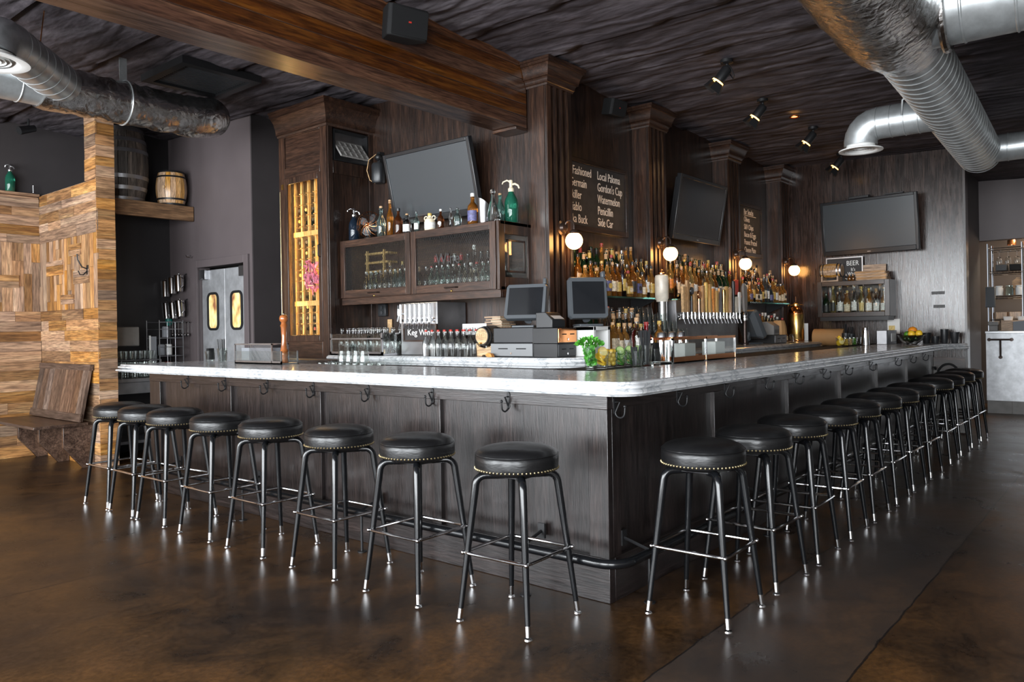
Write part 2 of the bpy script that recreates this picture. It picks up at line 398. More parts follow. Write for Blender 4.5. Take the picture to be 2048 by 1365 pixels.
# walls by the swing doors
dw = MB(); dw.box(1.36,5.2,0, 1.50,5.33,3.75).box(1.36,6.30,0, 1.50,7.05,3.75).box(1.36,5.33,2.07, 1.50,6.30,3.75)
struct(dw.build('wall_kitchen_door', M['purple_wall']))
wall('wall_return', 'brown_wall', 1.362,5.185,0, 2.4,5.199,3.75)
wall('wall_kitchen_back', 'cream_wall', 2.3,5.34,0, 2.4,7.05,3.6)
wall('wall_kitchen_end', 'cream_wall', 1.50,6.95,0, 2.4,7.05,3.6)
# back bar walls: dark oak on both faces
wall('wall_backbar_short', 'oak_z', 1.86,1.90,0, 1.94,5.2,3.6)
wall('wall_backbar_long', 'oak_z', 1.94,1.88,0, 7.15,1.96,3.5)
wall('wall_far', 'far_oak', 7.15,-.35,0, 7.27,1.96,3.45)
t = MB(); t.box(7.125,-.36,0,7.28,-.335,3.4); struct(t.build('trim_1', M['oak_z']))
t = MB(); t.box(7.135,-.33,.74,7.15,.0,.90); struct(t.build('trim_2', M['oak_y']))
t = MB(); t.box(7.138,-.33,.02,7.15,.0,.74); struct(t.build('baseboard_far', M['ash_grey']))
# passage and open kitchen beyond the far wall
t = MB(); t.box(7.27,-.13,2.35,9.6,-.05,3.45).box(7.27,-.13,0,7.45,-.05,2.35).box(8.35,-.13,0,9.62,-.05,2.35)
struct(t.build('wall_passage', M['brown_wall']))
t = MB(); t.box(7.45,-.10,0,8.35,-.07,2.2); t.box(7.45,-.13,2.2,8.35,-.06,2.35); struct(t.build('door_2', M['door_wood'], bev=.004))
t = MB(); t.box(8.33,-.155,0,8.45,-.13,2.35).box(7.35,-.155,2.28,8.45,-.13,2.42); struct(t.build('trim_3', M['oak_z']))
plain('soffit_paint', (.17,.145,.145), .55, noise=.05, nscale=3)  # the purple wall paint, lightened to stand in for daylight on the soffit
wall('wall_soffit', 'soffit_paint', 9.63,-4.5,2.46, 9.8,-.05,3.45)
wall('wall_kitchen', 'kitchen_wall', 11.2,-4.5,0, 11.3,1.0,3.4)

# ------------------------------------------------------------------ mouldings, columns, beam
def ringmould(mb, x0, y0, x1, y1, prof):
    """a square crown that steps out as it rises: prof = (offset, z)"""
    vs = []; fs = []
    for o, z in prof: vs += [(x0-o,y0-o,z),(x1+o,y0-o,z),(x1+o,y1,z),(x0-o,y1,z)]
    k = len(prof)
    for i in range(k-1):
        for j in range(4): fs.append((i*4+j, i*4+(j+1) % 4, (i+1)*4+(j+1) % 4, (i+1)*4+j))
    fs += [(3,2,1,0), tuple((k-1)*4+j for j in range(4))]
    return mb.add(vs, fs)
def fluted_column(x0, label, w=.335):
    r = thing('fluted_column', label, 'column', (x0,1.70,1.106), group='fluted oak columns of the back bar')
    zt = zc(x0, 1.7)-.03-1.106
    pf = [(0,.20),(0,0),(.052,0)]
    x = .052
    for i in range(3):
        pf += [(x,.026),(x+.034,.026),(x+.034,.0)]
        for q in range(1, 5): pf.append((x+.034+.05*q/5, -.010*sin(pi*q/5)))
        pf.append((x+.084,0)); x += .084
    pf = pf[:-1] + [(w,0),(w,.20)]
    MB().prism(pf, 'z', 0, zt-.19).build('shaft', M['oak_z'], r)
    MB().box(-.006,-.004,0, .05,.003,zt-.19).box(-.005,.03,.0, 0,.17,zt-.19).build('corner_board', M['cab_oak_z'], r, bev=.002)
    ringmould(MB(), 0, 0, w, .20, [(.0,zt-.20),(.012,zt-.20),(.016,zt-.185),(.024,zt-.18),(.024,zt-.165),(.028,zt-.15),(.036,zt-.14),(.048,zt-.137),(.048,zt-.122),(.052,zt-.10),(.068,zt-.055),(.076,zt-.045),(.086,zt-.043),(.086,zt-.022),(.095,zt-.02),(.095,zt)]).build('capital', M['cab_oak_x'], r, angle=25)
    return r
for x0, l in ((1.84, 'fluted dark oak column where the wooden ceiling beam lands on the back bar'),
              (3.46, 'fluted dark oak column between the cocktail chalkboard and the tilted television'),
              (5.25, 'fluted dark oak column between the tilted television and the snacks chalkboard'),
              (6.87, 'fluted dark oak column in the corner behind the brass fire extinguisher')):
    fluted_column(x0, l, .335 if x0 < 6.8 else .278)
bm_ = thing('ceiling_beam', 'heavy laminated wooden beam crossing the ceiling to the first fluted column', 'beam', (0,1.905,2.95))
lam = MB(); zz = 0
for h in (.095,.10,.09,.11,.10,.095):
    lam.box(-6.0,0,zz, 1.835,.245,zz+h-.0015); zz += h
lam.build('lamination', M['beam_wood'], bm_, bev=.003)
MB().box(1.69,-.005,-.026, 1.855,.25,-.002).build('bearing_block', M['cab_oak_y'], bm_, bev=.004)

# ------------------------------------------------------------------ wood clad booth partition and bench
def planks_rows(mb, mk, a0, a1, zs, rnd, lmin=.3, lmax=.9):
    for z0, z1 in zip(zs, zs[1:]):
        a = a0
        while a < a1-.01:
            b = min(a1, a + rnd.uniform(lmin, lmax));
            if a1-b < .15: b = a1
            t = rnd.uniform(-.004,.003); mk(mb, a+.001, b-.001, z0+.001, z1-.001, t); a = b
def clad(name, mk_x, a0, a1, ztop_, rnd, parent, mir=False):
    hz, vt = MB(), MB()
    rows = [0,.12,.24,.36,.48,.60,.72,.84,.95,1.05,1.16,1.27,1.38,1.49,1.60]
    planks_rows(hz, mk_x, a0, a1, rows, rnd)
    rows = [2.36]; 
    while rows[-1] < ztop_-.05: rows.append(min(ztop_, rows[-1]+rnd.uniform(.09,.125)))
    planks_rows(hz, mk_x, a0, a1, rows, rnd)
    a = a0
    while a < a1-.01:
        w = rnd.uniform(.055,.12); b = a+w if a1-a-w > .05 else a1
        z = 1.60
        while z < 2.36-.01:
            h = rnd.choice((.10,.28,.42,.55,.76)); z1 = min(2.36, z+h)
            if 2.36-z1 < .09: z1 = 2.36
            mk_x(vt, a+.001, b-.001, z+.001, z1-.001, rnd.uniform(-.004,.003)); z = z1
        a = b
    # blocks of lying planks let into the standing ones
    for (u, v, w, h) in ((.14,1.98,.30,.16),(.40,1.66,.22,.10),(.55,2.16,.20,.12),(.62,1.86,.26,.14)):
        q = a0 + (a1-a0)*(u if not mir else 1-u-w); n = max(1, int(h/.05))
        for i in range(n): mk_x(hz, q, q+(a1-a0)*w, v+h*i/n+.001, v+h*(i+1)/n-.001, -.011+rnd.uniform(-.002,.002))
    return hz, vt
rn = random.Random(3)
core = MB().box(.205,6.115,0,.36,7.64,2.90).box(.205,6.115,2.90,.36,6.36,zc(.3,6.2)-.02)
ws = struct(core.build('wall_booth_side', M['cedar_z']))
def mkx(mb, a, b, z0, z1, t): mb.box(.19+t, a, z0, .206, b, z1)
hz, vt = clad('side', mkx, 6.10, 7.60, 2.90, rn, ws, True)
rr_ = [2.90]
while rr_[-1] < 3.5: rr_.append(min(3.56, rr_[-1]+rn.uniform(.09,.125)))
planks_rows(hz, mkx, 6.10, 6.36, rr_, rn, .26, .26)
hz.build('plank', M['cedar_y'], ws); vt.build('upright_plank', M['cedar_z'], ws)
ed = MB(); z = 0
while z < 3.5:
    z1 = min(3.56, z + rn.uniform(.085,.125)); t = rn.uniform(-.003,.003); ed.box(.192,6.10+t,z+.001,.372,6.116,z1-.001); z = z1
ed.build('end_plank', M['cedar_x'], ws)
wb = struct(MB().box(-6.0,7.615,0,.19,7.64,2.88).build('wall_booth_back', M['cedar_x']))
def mky(mb, a, b, z0, z1, t): mb.box(a, 7.60+t, z0, b, 7.616, z1)
hz, vt = clad('back', mky, -1.6, .19, 2.88, rn, wb)
hz.build('plank', M['cedar_x'], wb); vt.build('upright_plank', M['cedar_z'], wb)
t = MB().box(-1.6,7.55,2.885,.18,7.64,2.91); t.build('cap_board', M['cedar_x'], wb)
bn = thing('booth_bench', 'dark wooden bench with a sloping plank back against the plank partition', 'bench', (0,6.2,0))
MB().box(-.37,0,.425,.12,1.35,.455).build('seat', M['bench_seat_wood'], bn, bev=.004)
bk = MB(); ang = math.atan2(.10,.55)
for i in range(9):
    y0 = .02 + i*1.30/9; w = 1.30/9
    bk.add([(.045,y0,.462),(.045,y0+w-.002,.462),(.150,y0+w-.002,1.0),(.150,y0,1.0),(.075,y0,.462),(.075,y0+w-.002,.462),(.180,y0+w-.002,1.0),(.180,y0,1.0)],
           [(0,1,2,3),(7,6,5,4),(0,4,5,1),(1,5,6,2),(2,6,7,3),(3,7,4,0)])
bk.build('backrest', M['bench_wood'], bn)
MB().prism([(.140,.97),(.150,1.03),(.185,1.03),(.175,.97)], 'y', .0, 1.34).build('top_rail', M['bench_seat_wood'], bn)
MB().prism([(.036,.462),(.050,.54),(.062,.54),(.05,.462)], 'y', .0, 1.34).build('bottom_rail', M['bench_seat_wood'], bn)
for y0 in (.03,.66,1.25):
    MB().prism([(-.10,.425),(-.10,.22),(.08,.0),(.185,0),(.185,.425)], 'y', y0, y0+.045).build('bracket', M['bench_seat_wood'], bn, bev=.003)
# ------------------------------------------------------------------ the bar
bar = thing('bar_counter', 'long corner bar body of dark oak panels with coat hooks and a black foot rail', 'bar', (0,0,0))
LE, RE = 4.62, 7.12            # ends of the short and the long side
MB().box(.035,.035,0,.50,LE-.01,.995).box(.035,.035,0,RE,.42,.995).build('carcass', M['bar_oak_z'], bar)
sy = [(4.44,LE),(3.33,3.41),(2.23,2.31),(1.12,1.20),(0,.112)]
for a, c in sy: MB().box(0,a,.21,.04,c,.925).build('stile', M['bar_oak_z'], bar, bev=.002)
for (a, _), (_, d) in zip(sy, sy[1:]): MB().box(.027,d,.21,.045,a,.925).build('panel', M['bar_oak_z'], bar)
MB().box(-.003,-.003,.925,.045,LE,.999).build('frieze', M['bar_oak_y'], bar, bev=.002)
MB().box(-.004,-.004,0,.045,LE,.212).build('base_board', M['bar_oak_y'], bar, bev=.003)
sx = [(0.042,.112),(1.17,1.25),(2.38,2.46),(3.59,3.67),(4.71,4.79),(5.88,5.96),(7.04,RE)]
for a, c in sx: MB().box(a,0,.21,c,.04,.925).build('stile', M['bar_oak_z'], bar, bev=.002)
for (_, c), (a, _) in zip(sx, sx[1:]): MB().box(c,.027,.21,a,.045,.925).build('panel', M['bar_oak_z'], bar)
MB().box(.046,-.003,.925,RE,.045,.999).build('frieze', M['bar_oak_x'], bar, bev=.002)
MB().box(.046,-.004,0,RE,.045,.212).build('base_board', M['bar_oak_x'], bar, bev=.003)
MB().box(.50,.86,.80,.98,4.6,.985).box(.625,.465,1.0,7.1,.86,1.058).build('service_shelf', M['steel_dull'], bar)
MB().box(.66,.50,1.059,7.0,.84,1.063).build('bar_mat', M['rubber'], bar)
def hook(metal):
    m = MB(); m.prism([(-.011,.035),(0,.05),(.011,.035),(.011,-.035),(0,-.05),(-.011,-.035)], 'y', -.004, 0)
    m.tube([(0,-.004,.02)]+[(0,-.03-.03*sin(t*pi/8), .02-.075*t/8) for t in range(0,1)]+arc((0,-.030,-.03), .026, 0, -pi, 8, 'yz')[0:]+[(0,-.058,-.005)], .0045, 8)
    m.sph((0,-.058,.0), .008, 8, 6)
    return m.mesh('coat_hook')
hk = hook(0); hk.materials.append(M['black_metal'])
for y in (3.96,3.40,2.84,2.30,1.74,1.175,.607): link('coat_hook', hk, bar, loc=(-.003,y,.942), rz=R(-90))
for x in (.063,.704,1.313,1.95,2.52,3.13,3.71,4.43,5.36,5.99,6.58): link('coat_hook', hk, bar, loc=(x,-.003,.938))
rl = MB(); rz_ = .235; ox = -.145
rl.tube([(ox,4.55,rz_),(ox,-.02,rz_)]+arc((ox+.12,-.02,rz_), .12, pi, 1.5*pi, 8)+[(.1,ox+.005,rz_),(7.0,ox+.005,rz_)], .0225, 14)
rail = rl.build('foot_rail', M['black_paint'], bar)
def rail_post(p, d):
    """a floor stanchion and the strap that ties the rail to the bar; d = direction to the bar"""
    m = MB(); m.cyl((p[0],p[1],0), (p[0],p[1],rz_-.02), .008, n=8); m.cyl((p[0],p[1],0), (p[0],p[1],.006), .028, n=14)
    e = (p[0]+d[0]*.14, p[1]+d[1]*.14, rz_+.055); m.tube([(p[0],p[1],rz_+.018), e], .008, 6)
    m.obox((e[0],e[1],e[2]), (.012+.03*abs(d[1]),.012+.03*abs(d[0]),.075))
    m.build('rail_bracket', M['black_metal'], rail)
for y in (.40,1.65,2.95,4.1): rail_post((ox,y), (1,0))
for x in (.13,1.6,3.1,4.6,6.1): rail_post((x,ox+.005), (0,1))

# marble top: a swept double-bead edge around one flat slab
def marble():
    m, nt, b = newmat('marble')
    v = coords(nt, (1,1,1)); n1 = N(nt, 'ShaderNodeTexNoise', Scale=3.2, Detail=9.0, Roughness=.62, Distortion=1.6); nt.links.new(v, n1.inputs['Vector'])
    r = ramp(nt, [(.28, (.70,.71,.72)), (.46, (.74,.745,.75)), (.495, (.42,.44,.46)), (.53, (.72,.73,.74)), (.8, (.64,.65,.67))]); nt.links.new(n1.outputs['Fac'], r.inputs[0])
    nt.links.new(r.outputs[0], b.inputs['Base Color']); b.inputs['Roughness'].default_value = .13; b.inputs['Specular IOR Level'].default_value = .6
marble()
def edge_sweep(mb, path, prof, inner, z0, z1):
    """path: list of (point, normal, kind) along the top outer edge; prof: (offset, z) from the top down"""
    k = len(prof); vs = []; fs = []
    for p, n in path:
        for o, z in prof: vs.append((p[0]+n[0]*o, p[1]+n[1]*o, z))
    for i in range(len(path)-1):
        for j in range(k-1): fs.append((i*k+j, i*k+j+1, (i+1)*k+j+1, (i+1)*k+j))
    for e in (0, len(path)-1): fs.append(tuple(e*k+j for j in range(k)))
    mb.add(vs, fs)
    top = [p for p, n in path] + inner
    mb.add([(p[0],p[1],z1) for p in top], [tuple(range(len(top)))])
    bot = [(p[0]+n[0]*prof[-1][0], p[1]+n[1]*prof[-1][0]) for p, n in path] + inner
    mb.add([(p[0],p[1],z0) for p in bot], [tuple(range(len(bot)))])
    L = len(inner); q = [top[len(path)-1]] + inner + [top[0]]
    vs = [(p[0],p[1],z) for p in q for z in (z0,z1)]
    mb.add(vs, [(2*i,2*i+1,2*i+3,2*i+2) for i in range(len(q)-1)])
def bead(z, h, o0, o1, n=5):
    return [(o0+(o1-o0)*sin(pi*i/n)**.7 if 0 < i < n else o0, z-h*i/n) for i in range(n+1)]
pr = [(0,1.066),(.008,1.064),(.012,1.060),(.012,1.0565),(.008,1.0555)] + bead(1.0545,.025,.010,.028) + bead(1.0285,.027,.018,.042) + [(.030,1.0)]
xe, ye, rr = -.088, -.165, .10
path = [((xe+.16,4.94),(0,1)), ((xe,4.94),(-1,1))]
path += [((xe,y),(-1,0)) for y in (4.6,3.5,2.4,1.3,.4)]
path += [((xe+rr-rr*cos(a), ye+rr-rr*sin(a)), (-cos(a),-sin(a))) for a in [pi/2*i/10 for i in range(11)]]
path += [((x,ye),(0,-1)) for x in (.4,1.5,3,4.5,6,6.72)]
path += [((6.96,-.34),(-.5,-1)), ((7.13,-.34),(0,-1))]
ct = MB(); edge_sweep(ct, path, pr, [(7.13,.46),(.62,.46),(.62,4.94)], 1.0, 1.066)
tag(ct.build('marble_countertop', M['marble'], angle=40), 'white marble bar top with a rounded beaded edge turning the corner', 'countertop')

# ------------------------------------------------------------------ bar stools
def vinyl():
    m, nt, b = newmat('black_vinyl')
    v = coords(nt, (1,1,1)); n1 = N(nt, 'ShaderNodeTexNoise', Scale=9.0, Detail=5.0); nt.links.new(v, n1.inputs['Vector'])
    b.inputs['Base Color'].default_value = (.007,.007,.0075,1)
    r = N(nt, 'ShaderNodeMapRange'); r.inputs[3].default_value = .24; r.inputs[4].default_value = .44; nt.links.new(n1.outputs['Fac'], r.inputs[0]); nt.links.new(r.outputs[0], b.inputs['Roughness'])
    n2 = N(nt, 'ShaderNodeTexNoise', Scale=14.0, Detail=2.0); nt.links.new(coords(nt, (1,1,3)), n2.inputs['Vector']); bump(nt, b, n2.outputs['Fac'], .22, .012)
vinyl()
def make_stool(label):
    t = thing('bar_stool', label, 'stool', (0,0,0), group='black round bar stools'); t.scale = (1,1,1.012)
    s = MB(); s.lathe([(0,.782),(.06,.781),(.11,.778),(.15,.770),(.174,.760),(.186,.749),(.1905,.742),(.188,.738),(.1915,.733),(.1925,.715),(.1915,.695),(.190,.676),(.186,.670),(.16,.668),(0,.668)], 56)
    seat = s.build('seat', M['black_vinyl'], t, angle=50)
    sm = MB(); sm.tube([(.1895,.02*0,.738),(.1935,0,.725),(.1925,0,.70),(.191,0,.675)], .0016, 5); sm.build('side_seam', M['black_vinyl'], seat)
    w = MB(); w.tube([(.1895*cos(2*pi*i/48), .1895*sin(2*pi*i/48), .742) for i in range(48)], .0032, 6, closed=True); w.build('welt', M['black_vinyl'], seat)
    n = MB()
    for i in range(64):
        a = 2*pi*i/64; n.sph((.1905*cos(a), .1905*sin(a), .679), .0052, 6, 4)
    n.build('nailhead_stud', M['nail_brass'], t)
    p = MB(); p.cyl((0,0,.652), (0,0,.668), .135, .16, 28); p.box(-.09,-.09,.640,.09,.09,.652); p.build('swivel_plate', M['black_metal'], t, bev=.002)
    for k in range(4):
        a = pi/4 + k*pi/2; d = V((cos(a), sin(a), 0))
        c = V((0,0,.608)); pts = [d*.02 + V((0,0,.644)), d*.12 + V((0,0,.646))]
        for i in range(7):
            b = pi/2 - (pi/2-.15)*i/6; pts.append(d*(.145 + .045*cos(b)) + V((0,0,.601+.045*sin(b))))
        e = pts[-1]; f = d*.272 + V((0,0,.012)); m = MB(); k_ = 5
        rs = [.0180]*len(pts)
        for i in range(1, k_+1): pts.append(e + (f-e)*(i/k_)); rs.append(.0186-.0070*i/k_)
        m.tube(pts, rs, 12); leg = m.build('leg', M['black_paint'], t)
        g = e + (f-e)*.925; q = MB(); q.tube([g, f], [.0135,.0125], 12); q.cyl(d*.272+V((0,0,0)), d*.272+V((0,0,.006)), .0185, .016, 14); q.build('foot_cap', M['chrome'], leg)
        zr = .305; u = e + (f-e)*((e.z-zr)/(e.z-f.z)); q = MB(); q.sph(u + d*.021, .0105, 10, 6); q.cyl(u, u+d*.024, .006, n=8); q.build('bolt', M['chrome'], leg)
    h = .172
    cs = [(-h,-h),(h,-h),(h,h),(-h,h)]
    for i in range(4):
        a = V((*cs[i], .305)); b = V((*cs[(i+1) % 4], .305)); dr = (b-a).normalized(); ou = V((dr.y,-dr.x,0))
        MB().tube([a+dr*.002, a+dr*.03+ou*.006, b-dr*.03+ou*.006, b-dr*.002], .0080, 10).build('rung', M['chrome'], t)
    return t
SL = [(.245,'end stool by the bar corner'), (.90,'second'), (1.545,'third'), (2.215,'fourth'), (2.80,'fifth'), (3.42,'sixth'), (3.862,'seventh'), (4.296,'eighth')]
st0 = make_stool('black round bar stool on the short side, standing next to the bar corner')
st0.location = (-.385,.245,0); st0.rotation_euler.z = R(2)
rn = random.Random(11)
for i, (y, o) in enumerate(SL[1:]):
    l = 'black round bar stool on the short side, %s from the bar corner' % o
    if i == 1: l = 'black bar stool with a chipped worn leg, third from corner on short side'
    if i == 6: l = 'black round bar stool at the plank partition end of the short side'
    dup(st0, (-.386+rn.uniform(-.006,.006),y,0), R(rn.uniform(-2,2)), l)
XR = [.205,.795,1.365,1.965,2.505,3.095,3.65,4.28,5.07,5.635,6.235,6.79]
for i, x in enumerate(XR):
    l = 'black round bar stool on the long side, %s from the bar corner' % ORD[i]
    if i == 0: l = 'black round bar stool on the long side, standing next to the bar corner'
    if i == 11: l = 'black round bar stool at the far end of the long side, by the passage'
    dup(st0, (x,-.390+.003*x,0), R(rn.uniform(-2,2)) + (pi/2)*(i % 3), l)
# ------------------------------------------------------------------ lettering
def letters(body, size, loc, rot, mat, parent, xs=1.0, align='LEFT', ext=.0008, ls=1.0):
    cu = bpy.data.curves.new('lettering', 'FONT'); cu.body = body; cu.size = size; cu.extrude = ext; cu.align_x = align
    cu.space_line = ls; cu.resolution_u = 3
    q = bpy.data.objects.new('lettering_source', cu); COL.objects.link(q)
    me = bpy.data.meshes.new_from_object(q.evaluated_get(bpy.context.evaluated_depsgraph_get())); me.name = 'lettering'
    bpy.data.objects.remove(q); bpy.data.curves.remove(cu); me.materials.clear(); me.materials.append(mat)
    o = link('lettering', me, parent, loc=loc); o.rotation_euler = rot; o.scale = (xs,1,1)
    return o
FY = (pi/2,0,0)          # reads from the -y side
FX = (pi/2,0,-pi/2)      # reads from the -x side
# ------------------------------------------------------------------ back counters
t = thing('back_counter', 'dark oak back counter cabinet under the marble ledge, turning the corner', 'cabinet', (0,0,0))
base_poly = [(1.29,3.84),(1.29,1.37),(1.47,1.06),(6.32,1.06),(7.08,1.55),(7.08,1.69),(1.853,1.69),(1.853,3.84)]
MB().prism(base_poly, 'z', 0, 1.03).build('carcass', M['oak_z'], t, bev=.003)
for y in (1.42,2.05,2.68,3.31): MB().box(1.272,y,.2,1.292,y+.57,.98).build('door', M['cab_oak_z'], t, bev=.004)
for x in (1.55,2.35,3.15,3.95,4.75,5.55): MB().box(x,1.042,.2,x+.72,1.062,.98).build('door', M['oak_z'], t, bev=.004)
mb = MB(); nn = lambda a, b: V((a, b)).normalized()
pr2 = [(0,1.105),(.008,1.102)] + bead(1.1,.034,.008,.026) + bead(1.066,.026,.012,.036) + [(.026,1.032)]
edge_sweep(mb, [((1.28,3.835),(-1,0)), ((1.28,2.4),(-1,0)), ((1.28,1.37),(-1,-.25)), ((1.47,1.055),(-.25,-1)), ((3.0,1.055),(0,-1)), ((6.33,1.055),(.3,-1)), ((7.11,1.56),(.5,-1))], pr2, [(7.11,1.69),(6.86,1.69),(6.86,1.87),(2.0,1.87),(1.853,1.87),(1.853,3.835)], 1.032, 1.105)
tag(mb.build('back_countertop', M['marble'], angle=40), 'marble ledge of the back bar below the glass cabinet and the shelves', 'countertop')
tag(MB().box(.98,3.40,1.0,1.24,4.62,1.075).build('steel_ledge', M['steel_dull'], bev=.006), 'dull steel work ledge in front of the tall wine rack cabinet', 'counter')

# ------------------------------------------------------------------ tall wine cabinet
wc = thing('wine_cabinet', 'tall dark oak wine cabinet with a lit rack of bottles behind its door', 'cabinet', (1.32,3.86,0))
H = 3.46
b = MB(); b.box(.0,.02,1.08,.02,.075,2.82).box(.0,.0,0,.54,.02,2.92).box(0,.0,3.24,.54,.02,H).box(0,0,2.93,.06,.02,3.23).box(.488,0,2.93,.54,.02,3.23)
b.box(0,.735,0,.54,.755,H).box(.52,.02,0,.54,.735,H).box(0,.02,0,.54,.735,1.17).box(0,.02,2.87,.54,.735,2.89)
b.build('carcass', M['oak_z'], wc)
for y0, y1 in ((.0,.10),(.66,.755)): MB().box(-.012,y0,1.05,.012,y1,H-.1).build('stile', M['cab_oak_z'], wc, bev=.003)
for z0, z1 in ((2.80,2.92),(3.22,H-.1),(1.05,1.25)): MB().box(-.012,.10,z0,.012,.66,z1).build('rail', M['cab_oak_y'], wc, bev=.003)
MB().box(.004,.10,2.92,.016,.66,3.22).build('upper_panel', M['cab_oak_y'], wc)
d = MB(); d.box(-.018,.085,1.23,0,.135,2.82).box(-.018,.62,1.23,0,.675,2.82).box(-.018,.135,2.76,0,.62,2.82).box(-.018,.135,1.23,0,.62,1.29)
dr = d.build('door', M['cab_oak_z'], wc, bev=.003)
MB().box(-.011,.135,1.29,-.006,.62,2.76).build('door_glass', M['pane_clear'], dr)
h = MB(); h.tube([(-.018,.105,2.02),(-.042,.105,2.03),(-.042,.105,2.13),(-.018,.105,2.14)], .005, 8); h.build('pull', M['black_metal'], dr)
for z in (1.33,2.72): MB().box(-.026,.675,z,-.012,.70,z+.05).build('hinge', M['brass'], dr)
b = MB(); b.tube([(-.03,.715,1.36),(-.03,.715,2.70)], .0035, 8); b.build('brass_rod', M['nail_brass'], wc)
b = MB(); b.box(-.0,-.014,1.06,.055,.0,H-.12).box(.487,-.014,1.06,.54,0,H-.12).box(.055,-.014,1.06,.485,0,1.16).box(.055,-.014,2.80,.485,0,2.92).box(.055,-.014,3.24,.485,0,H-.12)
b.build('side_frame', M['oak_z'], wc, bev=.003)
ringmould(MB(), -.012, -.014, .54, .755, [(0,H-.23),(.012,H-.23),(.018,H-.21),(.03,H-.205),(.03,H-.19),(.035,H-.16),(.055,H-.10),(.09,H-.055),(.105,H-.05),(.105,H-.02),(.118,H-.015),(.118,H)]).build('crown', M['cab_oak_y'], wc, angle=25)
MB().box(.505,.02,1.17,.518,.735,2.87).box(.02,.02,1.17,.505,.026,2.87).box(.02,.729,1.17,.505,.735,2.87).build('lining', M['rack_wood'], wc)
rk = MB(); ups = [.115,.225,.335,.445,.555,.665]
for y in ups: rk.box(.10,y-.011,1.175,.128,y+.011,2.865).box(.36,y-.011,1.175,.385,y+.011,2.865)
rk.build('rack_upright', M['rack_wood'], wc, bev=.002)
for z in (1.60,2.28): MB().box(.088,.10,z-.024,.10,.675,z+.024).build('rack_rail', M['rack_wood'], wc, bev=.002)
rk = MB(); z = 1.22
while z < 2.80:
    for y in ups[:-1]:
        rk.cyl((.088,y+.011,z-.03),(.40,y+.011,z-.03),.005,n=6); rk.cyl((.088,y+.099,z-.03),(.40,y+.099,z-.03),.005,n=6)
    z += .106
rk.build('rack_rib', M['rack_wood'], wc)
for y, dy in ((3.945,.9), (4.505,-.9)):
    wl = bpy.data.lights.new('rack_light', 'AREA'); wl.shape = 'RECTANGLE'; wl.size = .02; wl.size_y = 1.45; wl.energy = RACK; wl.color = (1,.58,.20)
    wo = bpy.data.objects.new('rack_light', wl); COL.objects.link(wo); wo.location = (1.352,y,2.02); zz_ = -V((.6,dy,0)).normalized(); yy_ = V((0,0,1)); wo.rotation_euler = Matrix((yy_.cross(zz_), yy_, zz_)).transposed().to_euler()
def wine_mesh():
    m = MB(); m.lathe([(0,.0),(.030,.0),(.037,.006),(.037,.185),(.033,.205),(.016,.235),(.014,.250),(.0135,.30),(.0155,.302),(.0155,.318),(0,.318)], 14); return m
wm_ = wine_mesh().mesh('wine_bottle'); wm_.materials.append(M['dark_green_glass'])
wcp = MB().lathe([(.0142,.25),(.0158,.252),(.0162,.319),(0,.3195)], 12).mesh('capsule'); wcp.materials.append(M['black_label'])
rn = random.Random(5); cnt = {}
rows = [1.225+.106*i for i in range(15)]
rown = 0
for ri, z in enumerate(reversed(rows)):
    if abs(z-1.60) < .03 or abs(z-2.28) < .03: continue
    cols = [c for c in range(5) if rn.random() < (.68 if z < 2.5 else .45)]
    for n, c in enumerate(cols):
        y = 3.86 + ups[c] + .055; o = thing('wine_bottle', 'wine bottle lying in the lit rack, %s row down, %s slot across' % (ORD[rown], ORD[4-c]), 'bottle', (1.32+.432, y, z+.022), group='wine bottles lying in the tall rack', rot=(0,R(-90),0))
        o.rotation_euler = (0, R(-90), 0)
        link('body', wm_, o); link('capsule', wcp, o, mat=M[rn.choice(['black_label','black_label','black_label','gold_label','black_label','wax_red'])])
    rown += 1
pk = MB(); 
for i in range(46):
    a = rn.uniform(0, 6.28); c = V((1.366+rn.uniform(-.012,.012), 3.86+.30+rn.uniform(-.10,.12), 1.86+rn.uniform(-.13,.13)))
    pk.tube([c, c+V((rn.uniform(-.01,.01),rn.uniform(-.05,.05),rn.uniform(-.05,.05))), c+V((rn.uniform(-.012,.012),rn.uniform(-.07,.07),rn.uniform(-.07,.07)))], [.012,.016,.004], 5)
plain('pink_foil', (.62,.16,.26), .22, noise=.4, nscale=30)
tag(pk.build('ribbon_rosette', M['pink_foil'], angle=20), 'shiny pink ribbon rosette hanging inside the lit wine rack', 'decoration')
# vent opening with a hanging tile in the side of the cabinet
v = thing('vent_grille', 'dark vent opening with a hanging grid tile high in the wine cabinet side', 'vent', (1.404,3.862,2.936))
MB().box(0,.06,0,.385,.07,.27).build('backing', M['steel_dull'], v)
fr = MB(); fr.box(-.012,-.014,-.012,0,.06,.282).box(.385,-.014,-.012,.397,.06,.282).box(0,-.014,-.012,.385,.06,0).box(0,-.014,.27,.385,.06,.282); fr.build('frame', M['black_metal'], v)
g = MB(); mt = rotm(R(-38)); 
for i in range(6): g.obox(V((.185,-.02,.105)) + mt @ V((-.165+.066*i,0,0)), (.008,.016,.21), mt)
for i in range(4): g.obox(V((.185,-.02,.105)) + mt @ V((0,0,-.10+.0665*i)), (.34,.016,.008), mt)
g.obox(V((.185,-.006,.107)), (.33,.004,.205), mt)
g.build('louver_tile', M['ash_grey'], v)
sp = thing('wall_speaker', 'small black speaker with a dangling cable beside the wine cabinet', 'speaker', (1.80,3.70,2.74))
MB().lathe([(0,0),(.05,0),(.06,.02),(.06,.17),(.05,.19),(0,.19)], 16, sq=.3).build('cabinet', M['black_plastic'], sp, rz=R(20))
MB().box(.0,-.02,.19,.055,.02,.30).sph((0,0,.25), .035, 10, 6).build('bracket', M['black_metal'], sp)
